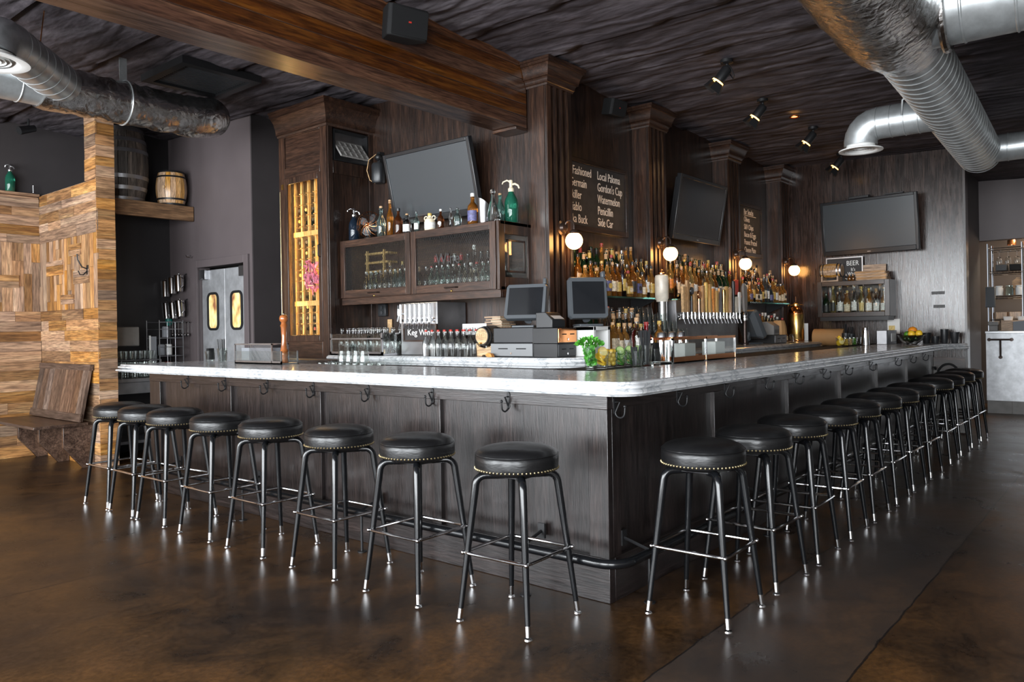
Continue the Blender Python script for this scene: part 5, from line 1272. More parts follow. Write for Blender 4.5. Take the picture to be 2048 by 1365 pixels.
for i in range(130):
    a = rg.uniform(0,6.28); u = .075*math.sqrt(rg.random()); z = .15 + .055*(1-(u/.08)**2)*rg.uniform(.2,1)
    leaf(q, (u*cos(a),u*sin(a),z), (cos(a)*.8*u/.06,sin(a)*.8*u/.06,rg.uniform(.1,.9)), rg.uniform(.022,.036), rg.uniform(.008,.013))
q.build('top_leaves', M['mint'], g1, recalc=False)
def slice_(parent, c, r, rot, skin, flesh, th=.012):
    mt = rotm(*rot); MB().lathe([(r*.9,-th/2),(r,-th/2),(r,th/2),(r*.9,th/2)], 20, c, mt).build('rind', M[skin], parent)
    MB().lathe([(0,-th/2*.9),(r*.9,-th/2*.9),(r*.9,th/2*.9),(0,th/2*.9)], 20, c, mt).build('flesh', M[flesh], parent)
g2 = gtumbler('glass of lemon peel and wheels next to the mint glass', .935, .635, 'rocks', 1.12)
for i, (c, rt2) in enumerate((((0,0,.03),(R(20),0,0)),((.004,-.004,.05),(R(50),R(20),0)),((-.004,.004,.066),(R(30),R(-25),0)),((.006,-.006,.092),(R(62),R(12),R(-30))))): slice_(g2, c, .0285, rt2, 'lemon_skin', 'lemon_flesh' if i == 3 else 'lemon_skin')
g3 = gtumbler('glass of golden olives in the garnish row between lemons and limes', 1.05, .64, 'rocks', 1.06)
for z in range(4):
    for k in range(4 if z < 3 else 3):
        a = k*pi/2+z*.8; MB().sph((.018*cos(a),.018*sin(a),.026+.0235*z), .0155, 12, 8).build('olive', M['olive_yellow'], g3)
def limes(g_):
    for i, (c, rt2) in enumerate((((0,.004,.024),(R(25),0,0)),((.006,-.004,.045),(R(65),R(25),0)),((-.007,.003,.062),(R(50),R(-30),0)),((.007,.002,.082),(R(70),R(20),R(-35))),((-.012,-.006,.094),(R(60),R(-18),R(-20))))): slice_(g_, c, .0265, rt2, 'lime_skin', 'lime_flesh', .011)
for x, l in ((1.165,'first glass of lime wheels in the garnish row, beside the olives'), (1.28,'second glass of lime wheels in the garnish row, toward the straws'), (1.395,'third glass of lime wheels, partly behind the tall straw glass')): limes(gtumbler(l, x, .64, 'rocks', 1.1))
cup('short glass of black picks in front of the lime wheels', (1.15,.515,1.0632), .038, .045, .10, 'clear_glass', .03, straws=22, cat='glass')
cup('tall glass of black straws in front of the lime wheels', (1.27,.515,1.0632), .036, .046, .135, 'clear_glass', .10, straws=44, cat='glass')
cup('glass of black napkins next to the tall straw glass on the long side', (1.40,.52,1.0632), .036, .046, .11, 'clear_glass', .07, cat='glass')
for i, (x, y, l) in enumerate(((1.83,.70,'steel cocktail shaker tin behind the long caddy, nearer the straws'), (2.02,.72,'steel cocktail shaker tin behind the long caddy, second of three'), (2.20,.74,'steel cocktail shaker tin behind the long caddy, third of three'))):
    t = thing('shaker_tin', l, 'shaker', (x,y,1.0632)); MB().lathe([(0,0),(.045,0),(.046,.004),(.034,.165),(.033,.170),(0,.171)], 24).build('tin', M['chrome'], t)
    MB().lathe([(.0335,.170),(.036,.172),(.032,.205),(.026,.212),(0,.213)], 24).build('cap', M['brushed'], t)
cl = thing('napkin_caddy', 'long two-section steel and glass caddy with white napkins on long side', 'caddy', (1.55,.468,1.0632)); w = 1.02
f = MB()
for x in (0,w/2-.007,w-.014):
    for y in (0,.15): f.box(x,y,0,x+.014,y+.014,.175)
f.build('post_frame', M['chrome'], cl)
f = MB(); f.box(0,.002,.012,w,.012,.045).box(0,.152,.012,w,.162,.045).box(0,.0,.160,w,.012,.178).box(0,.152,.160,w,.164,.178); f.build('rail_frame', M['copper'], cl)
MB().box(.014,.005,.045,w-.014,.008,.16).build('front_glass', M['pane_clear'], cl); MB().box(.01,.01,.012,w-.01,.15,.016).build('base_plate', M['brushed'], cl)
for x in (.23,.72): MB().box(x,.03,.017,x+.17,.14,.135).build('napkin_block', M['white'], cl, bev=.006)
MB().lathe([(0,0),(.04,0),(.04,.14),(0,.14)], 20, (.10,.085,.017)).build('steel_insert', M['chrome'], cl)

# ------------------------------------------------------------------ far end of the long side
g5 = gtumbler('glass with a cut lemon at the far end of the service shelf', 5.60, .60, 'rocks', 1.1)
slice_(g5, (0,0,.045), .030, (R(70),0,R(-40)), 'lemon_skin','lemon_flesh',.05); slice_(g5, (.004,0,.085), .030, (R(40),R(10),0), 'lemon_skin','lemon_skin',.03)
for i, (x, l, mt) in enumerate(((5.78,'glass of yellow peppers, next to the cut lemon glass','olive_yellow'), (5.93,'glass of brown cherries, third in the far garnish row','tan_label'), (6.08,'glass of green limes, fourth in the far garnish row','lime_fruit'), (6.23,'glass of dark olives, fifth in the far garnish row','bronze'))):
    g_ = gtumbler(l, x, .60, 'rocks', 1.0)
    for z in range(3):
        for k in range(4): a = k*pi/2+z*.7; MB().sph((.017*cos(a),.017*sin(a),.024+.023*z), .0145, 10, 7).build('fruit', M[mt], g_)
cup('black tin of bar spoons behind the far garnish row', (6.30,.745,1.0632), .040, .045, .14, 'black_plastic', .11, straws=12, cat='tin')
cup('dark tumbler of wooden stirrers beside the steel napkin box', (6.45,.73,1.0632), .038, .045, .13, 'black_plastic', .09, straws=10, cat='tin')
t = thing('shaker_tin', 'upright steel shaker tin in the far garnish row', 'shaker', (6.38,.55,1.0632)); MB().lathe([(0,0),(.045,0),(.035,.17),(0,.171)], 20).build('tin', M['chrome'], t); MB().lathe([(.034,.17),(.03,.2),(0,.21)], 20).build('cap', M['brushed'], t)
nb = thing('napkin_box', 'steel napkin box with white napkins near the fruit bowl', 'box', (6.48,.34,1.0665)); MB().box(0,0,0,.42,.012,.16).box(0,.11,0,.42,.122,.16).box(0,0,0,.012,.122,.16).box(.408,0,0,.42,.122,.16).build('case', M['steel_dull'], nb, bev=.003); MB().box(.17,-.004,.03,.37,.0,.125).build('napkin_window', M['white'], nb); MB().box(.014,.014,.004,.406,.108,.14).build('napkin_block', M['napkin'], nb)
fbw = thing('fruit_bowl', 'clear glass bowl of citrus at the far end of the marble', 'bowl', (6.52,.10,1.0665))
MB().lathe([(0,0),(.06,0),(.065,.006),(.115,.05),(.142,.105),(.138,.106),(.110,.054),(.06,.012),(0,.010)], 28).build('bowl', M['clear_glass'], fbw)
fr_ = [('lime_fruit',.036,[(0,0,.048),(.062,0,.066),(-.06,.01,.066),(.02,-.06,.066),(.0,.06,.066),(-.03,-.055,.068),(.055,.055,.100),(.0,-.03,.112),(-.02,.035,.115)],'lime'), ('lemon_skin',.038,[(-.078,-.02,.118),(-.04,-.088,.122),(.055,-.068,.118)],'lemon'), ('orange_skin',.050,[(.075,.0,.152)],'orange')]
for mt, r_, ps, nm in fr_:
    for i, p in enumerate(ps):
        o = MB().sph((0,0,0), r_, 18, 12, (1,1,1.08) if nm == 'lemon' else (1,1,.97)).build(nm, M[mt], loc=(6.52+p[0],.10+p[1],1.0665+p[2])); tag(o, ('orange resting on top of the citrus bowl by the far wall' if nm == 'orange' else 'yellow lemon piled in the citrus bowl, one of three' if nm == 'lemon' else 'green lime piled in the citrus bowl by the far wall'), nm, '%ss in the citrus bowl' % nm)
for (x, y, h, r1, l) in ((6.93,.03,.125,.055,'flared black napkin cup closest to the fruit bowl'), (6.90,-.07,.085,.040,'short black cup between the flared napkin cups'), (6.95,-.155,.165,.042,'tall black cup at the far wall end'), (6.94,-.262,.13,.052,'flared black cup at the outer end by the passage')):
    t = thing('black_cup', l, 'cup', (x,y,1.0665)); MB().lathe([(0,0),(.030,0),(.032,.004),(r1,h),(r1-.004,h),(.028,.008),(0,.008)], 22).build('cup', M['black_plastic'], t)

# ------------------------------------------------------------------ long back ledge beyond the taps, and the far wall
monitor('third touch screen seen from its side beyond the beer taps', (5.12,1.40,1.1065), .34, .33, R(62), R(24))
drawer('dark cash drawer beyond the beer taps on the long ledge', (5.30,1.20,1.1065), (.36,.30,.095), 'y', 'steel_dull')
t = thing('receipt_printer', 'grey receipt printer on the drawer beyond the beer taps', 'printer', (5.32,1.22,1.2025)); MB().prism([(0,0),(.2,0),(.2,.14),(.08,.15),(0,.10)], 'x', 0, .17).build('case', M['ash_grey'], t, bev=.006); MB().box(.02,-.002,.02,.15,.0,.06).build('paper_door', M['grey_plastic'], t)
t = thing('paper_bag', 'crumpled brown paper bag on the cash drawer beyond the taps', 'bag', (5.56,1.25,1.2025)); MB().lathe([(0,0),(.07,0),(.075,.02),(.07,.09),(.055,.15),(.05,.16),(.048,.15),(.06,.09),(.06,.02),(0,.01)], 9, sq=.3).build('bag', M['kraft'], t, angle=10)
glassware('rocks', (5.86,1.20,1.1065), 'clear tumbler with cream candle on the long ledge near the extinguisher', 'candles')
fe = thing('fire_extinguisher', 'antique polished brass fire extinguisher on the ledge in the corner', 'fire extinguisher', (6.70,1.46,1.1065), R(-40))
MB().lathe([(0,0),(.098,0),(.10,.008),(.094,.015),(.094,.345),(.088,.385),(.06,.42),(.035,.435),(.03,.44),(0,.44)], 30).build('tank', M['copper'], fe)
MB().lathe([(.095,.02),(.0965,.025),(.0965,.33),(.095,.335)], 30).build('shell', M['brass'], fe)
MB().lathe([(.03,.438),(.045,.44),(.045,.465),(.02,.475),(.014,.49),(0,.49)], 20).build('cap', M['brass'], fe); MB().tube([(0,0,.49),(0,0,.56)], .004, 6).build('pin', M['copper'], fe)
for s_ in (-1,1): MB().tube([(s_*.04,0,.45),(s_*.10,0,.455),(s_*.105,0,.44)], .006, 8).build('handle', M['brass'], fe)
MB().tube([(0,.04,.43),(.04,.13,.40),(.03,.15,.2),(.02,.13,.06)], .010, 8).build('hose', M['rubber'], fe)
tag(MB().box(0,0,0,.15,.004,.22).build('menu_card', M['white'], loc=(6.80,1.50,1.1065), rz=R(-60)), 'white card standing beside the brass fire extinguisher', 'card')
fcb = thing('service_cabinet', 'low dark cabinet against the far wall under the kraft paper roll', 'cabinet', (6.62,.88,0)); MB().box(0,0,0,.515,.30,1.03).build('carcass', M['oak_z'], fcb, bev=.004); MB().box(-.012,.02,.1,.0,.28,.98).build('door', M['oak_z'], fcb, bev=.003)
kr = thing('kraft_paper_roll', 'roll of brown kraft paper on a cutter below the far cabinet', 'paper roll', (6.86,.90,1.145)); MB().cyl((0,.02,0),(0,.385,0),.108,n=32).build('roll', M['kraft'], kr)
for y in (.0,.39): MB().box(-.03,y,-.114,.03,y+.012,.03).build('cutter_arm', M['black_metal'], kr)
wcb = thing('spirits_cabinet', 'small glass-fronted wall cabinet of spirits on the far wall', 'cabinet', (6.85,.40,1.40)); D_ = .30
MB().box(.02,0,0,D_,.84,.02).build('bottom_board', M['oak_y'], wcb); MB().box(.02,0,.42,D_,.84,.44).build('top_board', M['oak_y'], wcb); MB().box(D_-.012,0,.02,D_,.84,.42).build('back_board', M['oak_y'], wcb)
for y in (0,.82): MB().box(.02,y,.02,D_-.012,y+.02,.42).build('side_board', M['oak_z'], wcb)
d = MB().box(0,0,0,.02,.055,.44).build('door', M['oak_z'], wcb, bev=.003); MB().box(0,.785,0,.02,.84,.44).build('door_stile', M['oak_z'], d, bev=.003)
for z in (0,.385): MB().box(0,.055,z,.02,.785,z+.055).build('door_rail', M['oak_y'], d, bev=.003)
MB().box(.008,.055,.055,.012,.785,.385).build('door_glass', M['pane_clear'], d); MB().box(-.01,.37,.03,0,.45,.036).build('door_pull', M['bronze'], d)
MB().box(.03,.02,-.05,.28,.82,-.001).build('light_rail', M['black_metal'], wcb)
shelf_row(9, .44, 1.20, 6.93, 1.421, 'in the far wall cabinet, front row, %s along', 'spirits in the far wall cabinet', [('slim','clear_glass'),('round','dark_green_glass'),('round','clear_glass'),('square','pale_gold'),('slim','pale_gold'),('wine','dark_green_glass'),('round','whiskey')], ['cream_label','white_label','gold_label','black_label'], ['cork','black_plastic','gold_label'], axis='y', face=R(-90), scale=(.95,1.08))
shelf_row(8, .46, 1.18, 7.03, 1.421, 'in the far wall cabinet, back row, %s along', 'spirits in the far wall cabinet', [('round','clear_glass'),('slim','clear_glass'),('round','amber_glass')], ['cream_label','white_label'], ['cork','black_plastic'], axis='y', face=R(-90), scale=(.95,1.08))
fb = barrel('cask', 'golden mini cask lying on the far wall spirits cabinet', (6.99,1.235,1.985), .095, .26, 'barrel_gold_y', 'brushed', axis=(R(90),0,0))
c2 = thing('barrel_cradle', 'small wooden cradle under the golden mini cask', 'stand', (6.90,.97,1.8405))
for y in (.03,.22): MB().prism([(0,0),(.18,0),(.18,.075),(.15,.075),(.13,.052),(.05,.052),(.03,.075),(0,.075)], 'y', y, y+.018).build('rest', M['board_wood'], c2)
MB().box(.01,.048,.005,.03,.22,.02).build('stretcher', M['board_wood'], c2)
bs = thing('beer_sign', 'dark chalk sign leaning behind the golden mini cask', 'sign', (7.09,1.19,1.8405)); MB().box(0,-.42,0,.012,0,.30).build('slate', M['slate'], bs)
f = MB(); f.box(-.006,-.432,0,.012,-.42,.312).box(-.006,0,0,.012,.012,.312).box(-.006,-.42,.30,.012,0,.312); f.build('frame', M['brushed'], bs)
letters('BEER', .085, (-.0008,-.235,.205), FX, M['chalk_white'], bs, .82); letters("It's\nWhat's", .058, (-.0008,-.315,.135), FX, M['chalk_white'], bs, .8, 'CENTER', ls=.9)
for i, (y, g_) in enumerate(((.905,'clear_glass'),(.865,'amber_glass'),(.825,'amber_glass'))): bottle('cruet', g_, (6.90,y,1.8405), R(-90), None, 'brushed', label='little dasher bottle before the chalk sign on far cabinet, %s along' % ORD[i], group='dasher bottles on the far cabinet', s=.62, name='dasher_bottle')
tx = MB()
def tray_(i, loc, rz):
    t = thing('wooden_tray', 'slotted wooden tray stacked on the far cabinet, %s from the bottom' % ORD[i], 'tray', loc, rz, 'wooden trays on the far cabinet')
    m_ = MB(); m_.box(-.085,-.17,0,.085,.17,.010)
    for x in (-.085,.073): m_.box(x,-.17,.010,x+.012,.17,.036)
    for k in range(4):
        for s_ in (-1,1): m_.box(-.08,s_*.17-.008+(.008 if s_ > 0 else -.008)*.5,.004+.008*k,.08,s_*.17+.008+(.008 if s_ > 0 else -.008)*.5,.008+.008*k)
    m_.build('tray_slat', M['board_wood'], t)
for i in range(3): tray_(i, (6.98,.62+.008*(i-1),1.8405+.0372*i), R((-3,4,-1)[i]))
tag(MB().box(0,-.15,0,.014,.15,.20).build('cutting_board', M['board_wood'], bev=.003, loc=(7.105,.645,1.8405)), 'flat wooden board standing behind the slotted trays', 'board')
for i, (y, z, yw) in enumerate(((-.06,1.66,.14),(-.07,1.50,.12))): tag(MB().box(-.004,-yw/2,-.018,.0,yw/2,.018).build('wall_plate', M['black_label'], loc=(7.148,y,z)), ('upper' if i == 0 else 'lower')+' dark name strip fixed on the glossy far oak wall', 'plate')
nt_ = tag(MB().box(-.002,-.07,-.09,0,.07,.09).build('notice_sign', M['paper'], loc=(7.1475,.43,1.27)), 'white paper notice with a yellow sticker low on the far wall', 'paper')
MB().box(-.003,-.015,-.05,-.0021,.055,.01).build('sticker', M['gold_label'], nt_)
hs_ = thing('hanging_hose', 'black hose loop hanging on the far wall behind the last stool', 'hose', (7.115,-.16,.66)); q = MB()
q.tube([(0,.12*cos(a*pi/14),.16*sin(a*pi/14)) for a in range(28)], .012, 8, closed=True); q.build('loop', M['rubber'], hs_)
MB().cyl((-.005,.135,.10),(-.03,.135,.12),.014,n=10).build('nozzle', M['black_metal'], hs_)
# ------------------------------------------------------------------ swing doors to the kitchen
def swing_door(n, y0, y1, hin):
    d = struct(MB().box(1.40,y0,.03,1.44,y1,2.035).build('door_%d' % n, M['zinc_sheet'], bev=.004))
    yc = (y0+y1)/2; z0, z1 = 1.37, 1.77; w = .105; pts = []
    for cx_, cz_, a0 in ((yc+w-.06,z1-.06,0),(yc-w+.06,z1-.06,pi/2),(yc-w+.06,z0+.06,pi),(yc+w-.06,z0+.06,1.5*pi)):
        pts += [(1.394, cx_+.06*cos(a0+pi/2*i/5), cz_+.06*sin(a0+pi/2*i/5)) for i in range(6)]
    MB().tube(pts, .014, 8, closed=True).build('window_gasket', M['rubber'], d)
    m_ = MB(); m_.add([(1.3985,p[1],p[2]) for p in pts], [tuple(range(len(pts)))]); m_.build('window_light', M['door_view'], d, recalc=False)
    MB().box(1.36,hin,1.93,1.40,hin+.13,2.04).build('hinge_housing', M['brushed'], d, bev=.004)
    MB().box(1.397,y0+.01,.05,1.40,y1-.01,.35).build('kick_plate', M['brushed'], d)
def painted_kitchen_glow():
    m, nt, b = newmat('door_view')          # lit kitchen painted on the panes as a glowing colour
    v = coords(nt, (1,9,6)); n1 = N(nt, 'ShaderNodeTexNoise', Scale=1.0, Detail=2.0); nt.links.new(v, n1.inputs['Vector'])
    r = ramp(nt, [(.3, (.25,.10,.05)), (.45, (.62,.42,.16)), (.6, (.80,.66,.34)), (.75, (.70,.58,.12))]); nt.links.new(n1.outputs['Fac'], r.inputs[0])
    nt.links.new(r.outputs[0], b.inputs['Base Color']); nt.links.new(r.outputs[0], b.inputs['Emission Color']); b.inputs['Emission Strength'].default_value = .55; b.inputs['Roughness'].default_value = .1
painted_kitchen_glow()
swing_door(3, 5.335, 5.812, 5.34); swing_door(4, 5.818, 6.295, 6.16)
f = MB(); f.box(1.335,5.25,0,1.362,5.335,2.15).box(1.335,6.295,0,1.362,6.38,2.15).box(1.335,5.335,2.065,1.362,6.295,2.15); struct(f.build('trim_4', M['purple_wall'], bev=.004))
# ------------------------------------------------------------------ barrel shelf and the niche under it
sh = thing('plank_shelf', 'thick wooden plank shelf carrying the two barrels', 'shelf', (.375,6.36,2.60)); MB().box(0,0,0,.975,.05,.165).build('front_board', M['shelf_plank'], sh, bev=.004); MB().box(0,.05,.115,.975,.58,.165).build('shelf_board', M['shelf_plank'], sh)
barrel('barrel', 'large dark weathered barrel standing on the plank shelf', (.685,6.66,2.766), .275, .80, 'barrel_dark', 'steel_dull')
sb = barrel('barrel', 'small golden barrel standing on the plank shelf', (1.165,6.50,2.766), .165, .385, 'barrel_gold', 'black_metal')
MB().cyl((-.13,-.095,.19),(-.147,-.108,.19),.016,n=12).build('bung', M['pale_wood'], sb)
nc = thing('niche_counter', 'steel counter with lower shelf in the dark niche beside the partition', 'counter', (.40,6.28,0)); MB().box(0,0,.82,.93,.66,.86).build('counter_plate', M['steel_dull'], nc, bev=.004); MB().box(0,.02,.70,.93,.05,.82).build('apron', M['steel_dull'], nc)
MB().box(0,.10,.16,.93,.62,.19).build('lower_shelf', M['steel_dull'], nc)
for x in (.0,.89):
    for y in (.02,.60): MB().box(x,y,0,x+.04,y+.04,.82).build('leg', M['steel_dull'], nc)
for r_, y in enumerate((6.36,6.46,6.56)):
    for i in range(4): glassware('highball', (.56+.098*i,y,.8605), 'tall glass on the niche counter, %s row back, %s along' % (ORD[r_], ORD[i]), 'tall glasses on the niche counter', s=1.25)
wr = thing('glass_rack', 'wire rack standing over the tall glasses in the niche', 'rack', (.50,6.31,.8605)); q = MB()
for x in (0,.42):
    for y in (0,.32): q.cyl((x,y,0),(x,y,.19),.004,n=6)
for y in (0,.16,.32): q.tube([(0,y,.19),(.42,y,.19)], .004, 6)
for x in (0,.14,.28,.42): q.tube([(x,0,.19),(x,.32,.19)], .004, 6)
q.build('wire_frame', M['steel_dull'], wr)
for r_, y in enumerate((6.37,6.49,6.60)):
    for i in range(4): glassware('wine_tumbler', (.55+.10*i,y,1.0555), 'short glass on the wire rack in the niche, %s row back, %s along' % (ORD[r_], ORD[i]), 'short glasses on the wire rack', s=1.1)
t = thing('wall_mount_box', 'flat grey steel box mounted in the niche behind the partition', 'box', (.42,6.52,1.20)); MB().box(0,0,0,.37,.10,.21).build('case', M['ash_grey'], t, bev=.012); MB().box(.02,.10,.04,.35,.43,.17).build('wall_bracket', M['black_metal'], t)
t = thing('white_post', 'white-edged upright panel in the niche beside the wire shelf', 'panel', (.90,6.52,.8605)); MB().box(0,0,0,.012,.02,.45).build('edge', M['white'], t); MB().box(.013,0,0,.075,.02,.44).build('board', M['napkin'], t)
ws_ = thing('wire_shelf', 'tall wire grid shelf in the niche corner', 'shelf', (.98,6.46,.8605)); q = MB()
for z in (.02,.12,.22,.32,.42,.52,.60): q.tube([(0,0,z),(.27,0,z)], .004, 6); q.tube([(.27,0,z),(.27,.30,z)], .003, 6); q.tube([(0,.30,z),(.27,.30,z)], .003, 6)
for x in (0,.09,.18,.27): q.tube([(x,0,0),(x,0,.60)], .0025, 5)
for p_ in ((0,0),(.27,0),(.27,.30),(0,.30)): q.tube([(p_[0],p_[1],0),(p_[0],p_[1],.62)], .006, 6)
q.build('wire_frame', M['steel_dull'], ws_)
for i in range(3): MB().box(.01,.02,.025+.2*i,.26,.28,.03+.2*i).build('tray_plate', M['black_metal'], ws_)
for i, (x, y, z, s_) in enumerate(((.06,.08,.031,'white'),(.15,.12,.031,'red'),(.07,.10,.231,'napkin'),(.17,.14,.231,'white'),(.12,.10,.431,'napkin'))):
    t = thing('steel_canister', 'small container on the niche wire shelf, %s from below' % ORD[i], 'container', (.98+x,6.46+y,.8605+z)); MB().lathe([(0,0),(.038,0),(.038,.11),(.03,.12),(0,.12)], 16).build('can', M[s_], t)
sc_ = thing('teal_scoop', 'teal plastic scoop hanging by the utensil rack', 'scoop', (1.318,6.92,1.42)); MB().lathe([(0,0),(.02,.005),(.035,.05),(.03,.12),(.012,.14),(0,.14)], 14, sq=.2).build('bowl', M['teal_plastic'], sc_); MB().cyl((0,0,.14),(0,0,.20),.006,n=8).build('grip', M['teal_plastic'], sc_)
for i, (y, z, tl) in enumerate(((6.875,1.86,0),(6.715,1.89,0),(6.555,1.91,0),(6.86,1.60,-5),(6.70,1.60,-5),(6.54,1.62,-5))):
    t = thing('hanging_pitcher', 'polished steel pitcher hanging by the swing door, %s' % ('upper row, %s from the corner' % ORD[i] if i < 3 else 'lower row, %s from the corner' % ORD[i-3]), 'pitcher', (1.262,y,z), rot=(R(tl),0,0))
    MB().lathe([(0,-.10),(.042,-.10),(.045,-.09),(.054,.08),(.057,.085),(.052,.085),(.042,-.08),(0,-.10)], 22).build('body', M['chrome'], t)
    MB().tube([(-.0,-.062,.06),(0,-.10,.04),(0,-.10,-.04),(0,-.058,-.06)], .006, 8).build('handle', M['chrome'], t)
    MB().tube([(.066,0,.08),(.078,0,.10),(.092,0,.105)], .006, 6).build('wall_hook', M['black_metal'], t); MB().sph((0,0,.10), .012, 8, 6).build('knob', M['chrome'], t)
ur = thing('utensil_rack', 'steel rail of hanging ladles below the polished pitchers', 'rack', (1.335,6.45,1.455)); MB().tube([(-.01,0,0),(-.01,.42,0)], .005, 6).build('rail', M['chrome'], ur)
for i in range(6): q = MB(); q.cyl((-.016,.03+.072*i,.0),(-.016,.03+.072*i,-.12),.003,n=6); q.sph((-.02,.03+.072*i,-.14), .022, 10, 6, (.7,1,1)); q.build('ladle', M['chrome'], ur)
siphon((-.10,7.57,2.912), 'siphon_green', 'green soda siphon alone on top of the plank booth wall', .95)
def coathook(loc, label):
    t = thing('wall_hook', label, 'hook', loc); MB().box(-.006,-.02,-.05,0,.02,.05).build('plate', M['black_metal'], t, bev=.003)
    MB().tube([(-.004,0,.01),(-.05,.01,.03),(-.085,.02,.10),(-.09,.02,.16)], .007, 8).build('upper_arm', M['black_metal'], t)
    MB().tube([(-.004,0,-.01),(-.04,.005,-.05),(-.07,.01,-.05),(-.085,.012,-.01)], .006, 8).build('lower_arm', M['black_metal'], t)
coathook((.186,6.32,1.99), 'black double coat hook on the side of the plank partition')
t = thing('chain_hook', 'small chain hook at the top inner corner of the booth', 'hook', (.12,7.57,2.915)); q = MB()
for i in range(4): q.tube([(.0+.006*cos(a*pi/4),.0,.012+.022*i+.014*sin(a*pi/4)) for a in range(8)], .003, 5, closed=True)
q.build('chain', M['chrome'], t)
t = thing('ceiling_hook', 'small steel hook screwed into the purple door wall', 'hook', (1.352,6.46,2.22)); MB().tube([(0,0,0),(-.05,0,0),(-.06,-.03,-.02),(-.04,-.06,-.03),(-.01,-.05,-.01)], .005, 6).build('hook', M['chrome'], t)
# ------------------------------------------------------------------ open kitchen in the distance
X0 = 9.75
kc = thing('kitchen_counter', 'galvanized kitchen counter with a pipe T-handle at the end of passage', 'counter', (X0,-3.2,0)); W_ = 3.03
MB().box(0,0,.18,.75,W_,1.14).build('front_sheet', M['zinc_sheet'], kc); MB().box(-.03,-.02,1.14,.80,W_+.005,1.17).build('worktop', M['aluminium'], kc, bev=.004)
q = MB()
for i in range(11): q.box(.006,W_-.003-.3*(i+1),.0,.016,W_-.006-.3*i,.18)
q.build('base_tile', M['ash_grey'], kc)
q = MB(); q.cyl((-.04,W_-.045,1.05),(-.04,W_-.315,1.05),.013,n=10); q.cyl((-.04,W_-.18,1.05),(-.04,W_-.18,.80),.013,n=10)
for p_ in ((W_-.045,1.05),(W_-.315,1.05),(W_-.18,.80)): q.cyl((-.05,p_[0],p_[1]),(0,p_[0],p_[1]),.024,n=12)
q.build('pipe_handle', M['bronze'], kc)
wr = thing('wire_shelving', 'chrome wire shelving unit of kitchen goods behind the galvanized counter', 'shelf', (X0+.25,-1.7,1.1705)); q = MB()
for y in (0,1.10,1.52): 
    for x in (0,.40): q.cyl((x,y,0),(x,y,1.27),.014,n=10)
q.build('post', M['chrome'], wr); 
for k_, z in enumerate((.16,.50,.86,1.20)):
    q = MB()
    for x in (0,.40): q.tube([(x,0,z),(x,1.52,z)], .006, 6); q.tube([(x,0,z-.03),(x,1.52,z-.03)], .005, 6)
    for i in range(39): q.tube([(0,.04*i,z),(.40,.04*i,z)], .003, 5, cap=False)
    q.build('wire_grid', M['chrome'], wr)
def put(name, label, cat, mb, mat, loc, bev=.0, rz=0.0): return tag(mb.build(name, M[mat], loc=loc, bev=bev, rz=rz), label, cat)
bx = X0+.27; zb_ = 1.1705
put('wooden_crate', 'orange-brown wooden crate on the galvanized kitchen counter', 'crate', MB().box(0,0,0,.16,.75,.15), 'board_wood', (X0+.06,-1.10,zb_), .004)
for i in range(3): put('white_tub', 'square white ingredient tub above the wooden crate, %s from the passage' % ORD[i], 'tub', MB().lathe([(0,0),(.05,0),(.058,.055),(.052,.055),(.048,.008),(0,.008)], 16, sq=.7), 'white', (X0+.14,-.43-.17*i,zb_+.1505))
put('food_processor', 'small white and grey kitchen machine at the counter end', 'appliance', MB().box(0,0,.08,.13,.13,.14).box(.01,.01,0,.12,.12,.08), 'ash_grey', (X0+.05,-.32,zb_), .008)
put('grey_tray', 'grey slanted tray leaning in front of the wooden crate', 'tray', MB().prism([(0,0),(.30,0),(.30,.13),(.12,.15),(.05,.16)], 'x', 0, .02), 'napkin', (X0+.01,-.80,zb_), .003)
put('wall_mount_screen', 'dark kitchen order screen tilted at the counter end', 'screen', MB().prism([(0,0),(.07,0),(.13,.30),(.05,.30)], 'y', 0, .12), 'grey_plastic', (X0+.06,-.28,zb_+.34), .012)
for i, (y, m_, h, nm) in enumerate(((-.52,'board_wood',.26,'wooden cutting board'),(-.70,'napkin',.24,'grey cutting board'),(-.60,'door_wood',.20,'short brown cutting board'))): put('cutting_board', '%s standing on the second kitchen shelf' % nm, 'board', MB().prism([(-.07,0),(.07,0),(.07,h-.05),(.03,h-.02),(.02,h),(-.02,h),(-.03,h-.02),(-.07,h-.05)], 'x', 0, .015), m_, (bx+.16+.04*i,y,zb_+.514))
for i in range(6): put('glass_jar', 'clear lidded jar on the second kitchen shelf, %s from the passage' % ORD[i], 'jar', MB().lathe([(0,0),(.05,0),(.052,.10),(.04,.12),(.044,.125),(.044,.14),(0,.14)], 16), 'aqua_glass' if i % 2 else 'white', (bx+.06,-.30-.125*i,zb_+.514))
for i in range(4): put('amber_pan', 'shallow wooden box under the kitchen jars, %s from the passage' % ORD[i], 'box', MB().box(0,-.14,0,.20,.0,.10), 'barrel_gold', (bx+.06,-.25-.17*i,zb_+.174), .004)
for i in range(5): put('stem_glass', 'stemmed glass hanging upside down under the top kitchen shelf, %s along' % ORD[i], 'glass', MB().lathe([(0,0),(.035,.0),(.035,-.003),(.004,-.008),(.004,-.08),(.03,-.10),(.043,-.15),(.035,-.20),(.033,-.20),(.041,-.15),(.028,-.104),(0,-.09)], 16), 'clear_glass', (bx+.12,-.30-.11*i,zb_+1.165))
for i, m_ in enumerate(('dark_grey','rubber','ash_grey','barrel_gold')): put('storage_bin', '%s bin on the upper kitchen shelf' % ('dark grey','black','pale grey','amber')[i], 'bin', MB().box(0,-.14,0,.24,0,.09), m_, (bx+.05,-.26-.17*i,zb_+.874), .006)
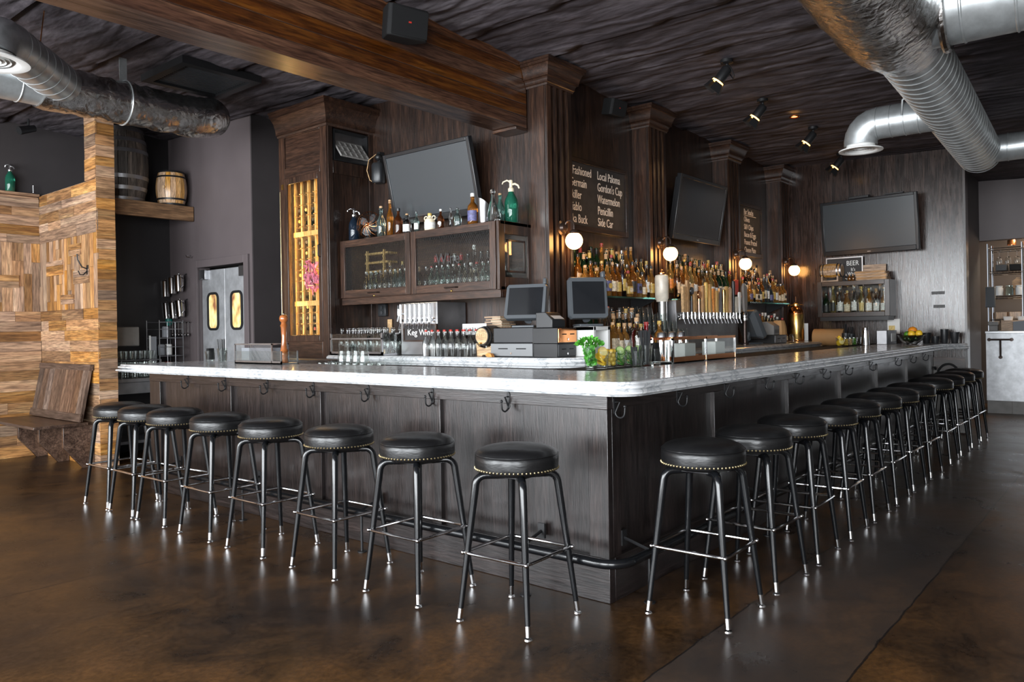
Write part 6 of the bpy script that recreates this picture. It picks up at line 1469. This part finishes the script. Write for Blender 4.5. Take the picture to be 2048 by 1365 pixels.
for i in range(2): put('copper_lamp', 'copper heat lamp glowing under the kitchen soffit, %s from the passage' % ORD[i], 'lamp', MB().lathe([(.06,0),(.055,.06),(.03,.12),(.02,.14),(.02,.60),(0,.60)], 18), 'copper', (X0+.45,-.45-.45*i,2.42))
l = bpy.data.lights.new('kitchen_light', 'AREA'); l.size = 1.0; l.energy = KIT; l.color = (1,.80,.58); o = bpy.data.objects.new('kitchen_light', l); COL.objects.link(o); o.location = (X0+.45,-1.3,3.0)
l = bpy.data.lights.new('tower_light', 'AREA'); l.shape = 'RECTANGLE'; l.size = .03; l.size_y = .7; l.energy = 1.0; l.color = (1,.86,.66); o = bpy.data.objects.new('tower_light', l); COL.objects.link(o); o.location = (1.475,2.76,1.618)
# ------------------------------------------------------------------ camera
cam = bpy.data.cameras.new('camera'); co = bpy.data.objects.new('camera', cam); COL.objects.link(co)
yaw, pitch, roll = 0.691759, -0.00067, 0.016861
c_, s_ = cos(yaw), sin(yaw)
fw = V((c_*cos(pitch), s_*cos(pitch), sin(pitch))); rt = V((s_,-c_,0)); dn = fw.cross(rt)
r2 = rt*cos(roll) + dn*sin(roll); d2 = -rt*sin(roll) + dn*cos(roll)
mw = Matrix((r2, -d2, -fw)).transposed().to_4x4(); mw.translation = V((-3.1100,-1.9979,1.3172)); co.matrix_world = mw
cam.sensor_width = 36; cam.lens = 1543.24/2048*36; cam.shift_y = -(682.5-659.46)/2048; cam.clip_start = .05
SC.camera = co
# ------------------------------------------------------------------ light
w = bpy.data.worlds.new('world'); SC.world = w; w.use_nodes = True
bg = w.node_tree.nodes['Background']; bg.inputs[0].default_value = (.80,.88,1.0,1); bg.inputs[1].default_value = WORLD
def area(name, loc, size, sizey, power, col, rot):
    l = bpy.data.lights.new(name, 'AREA'); l.shape = 'RECTANGLE'; l.size = size; l.size_y = sizey; l.energy = power; l.color = col
    o = bpy.data.objects.new(name, l); COL.objects.link(o); o.location = loc; o.rotation_euler = rot; return o
for (a, c), k in zip(WIN, (1.0,1.0,1.05,.55)):
    area('window_daylight', (-6.24,(a+c)/2,1.78), 2.6, c-a, DAY*k*(c-a), (.93,.97,1.0), (0,R(-90),0))
v = SC.view_settings; v.view_transform = 'Standard'; v.look = 'None'; v.gamma = 1; v.use_curve_mapping = False; v.exposure = EXPO
cy = SC.cycles
cy.use_denoising = True; cy.max_bounces = 8; cy.diffuse_bounces = 3; cy.glossy_bounces = 4; cy.transmission_bounces = 6; cy.transparent_max_bounces = 12
cy.sample_clamp_indirect = 6; cy.caustics_reflective = False; cy.caustics_refractive = False; cy.blur_glossy = .5
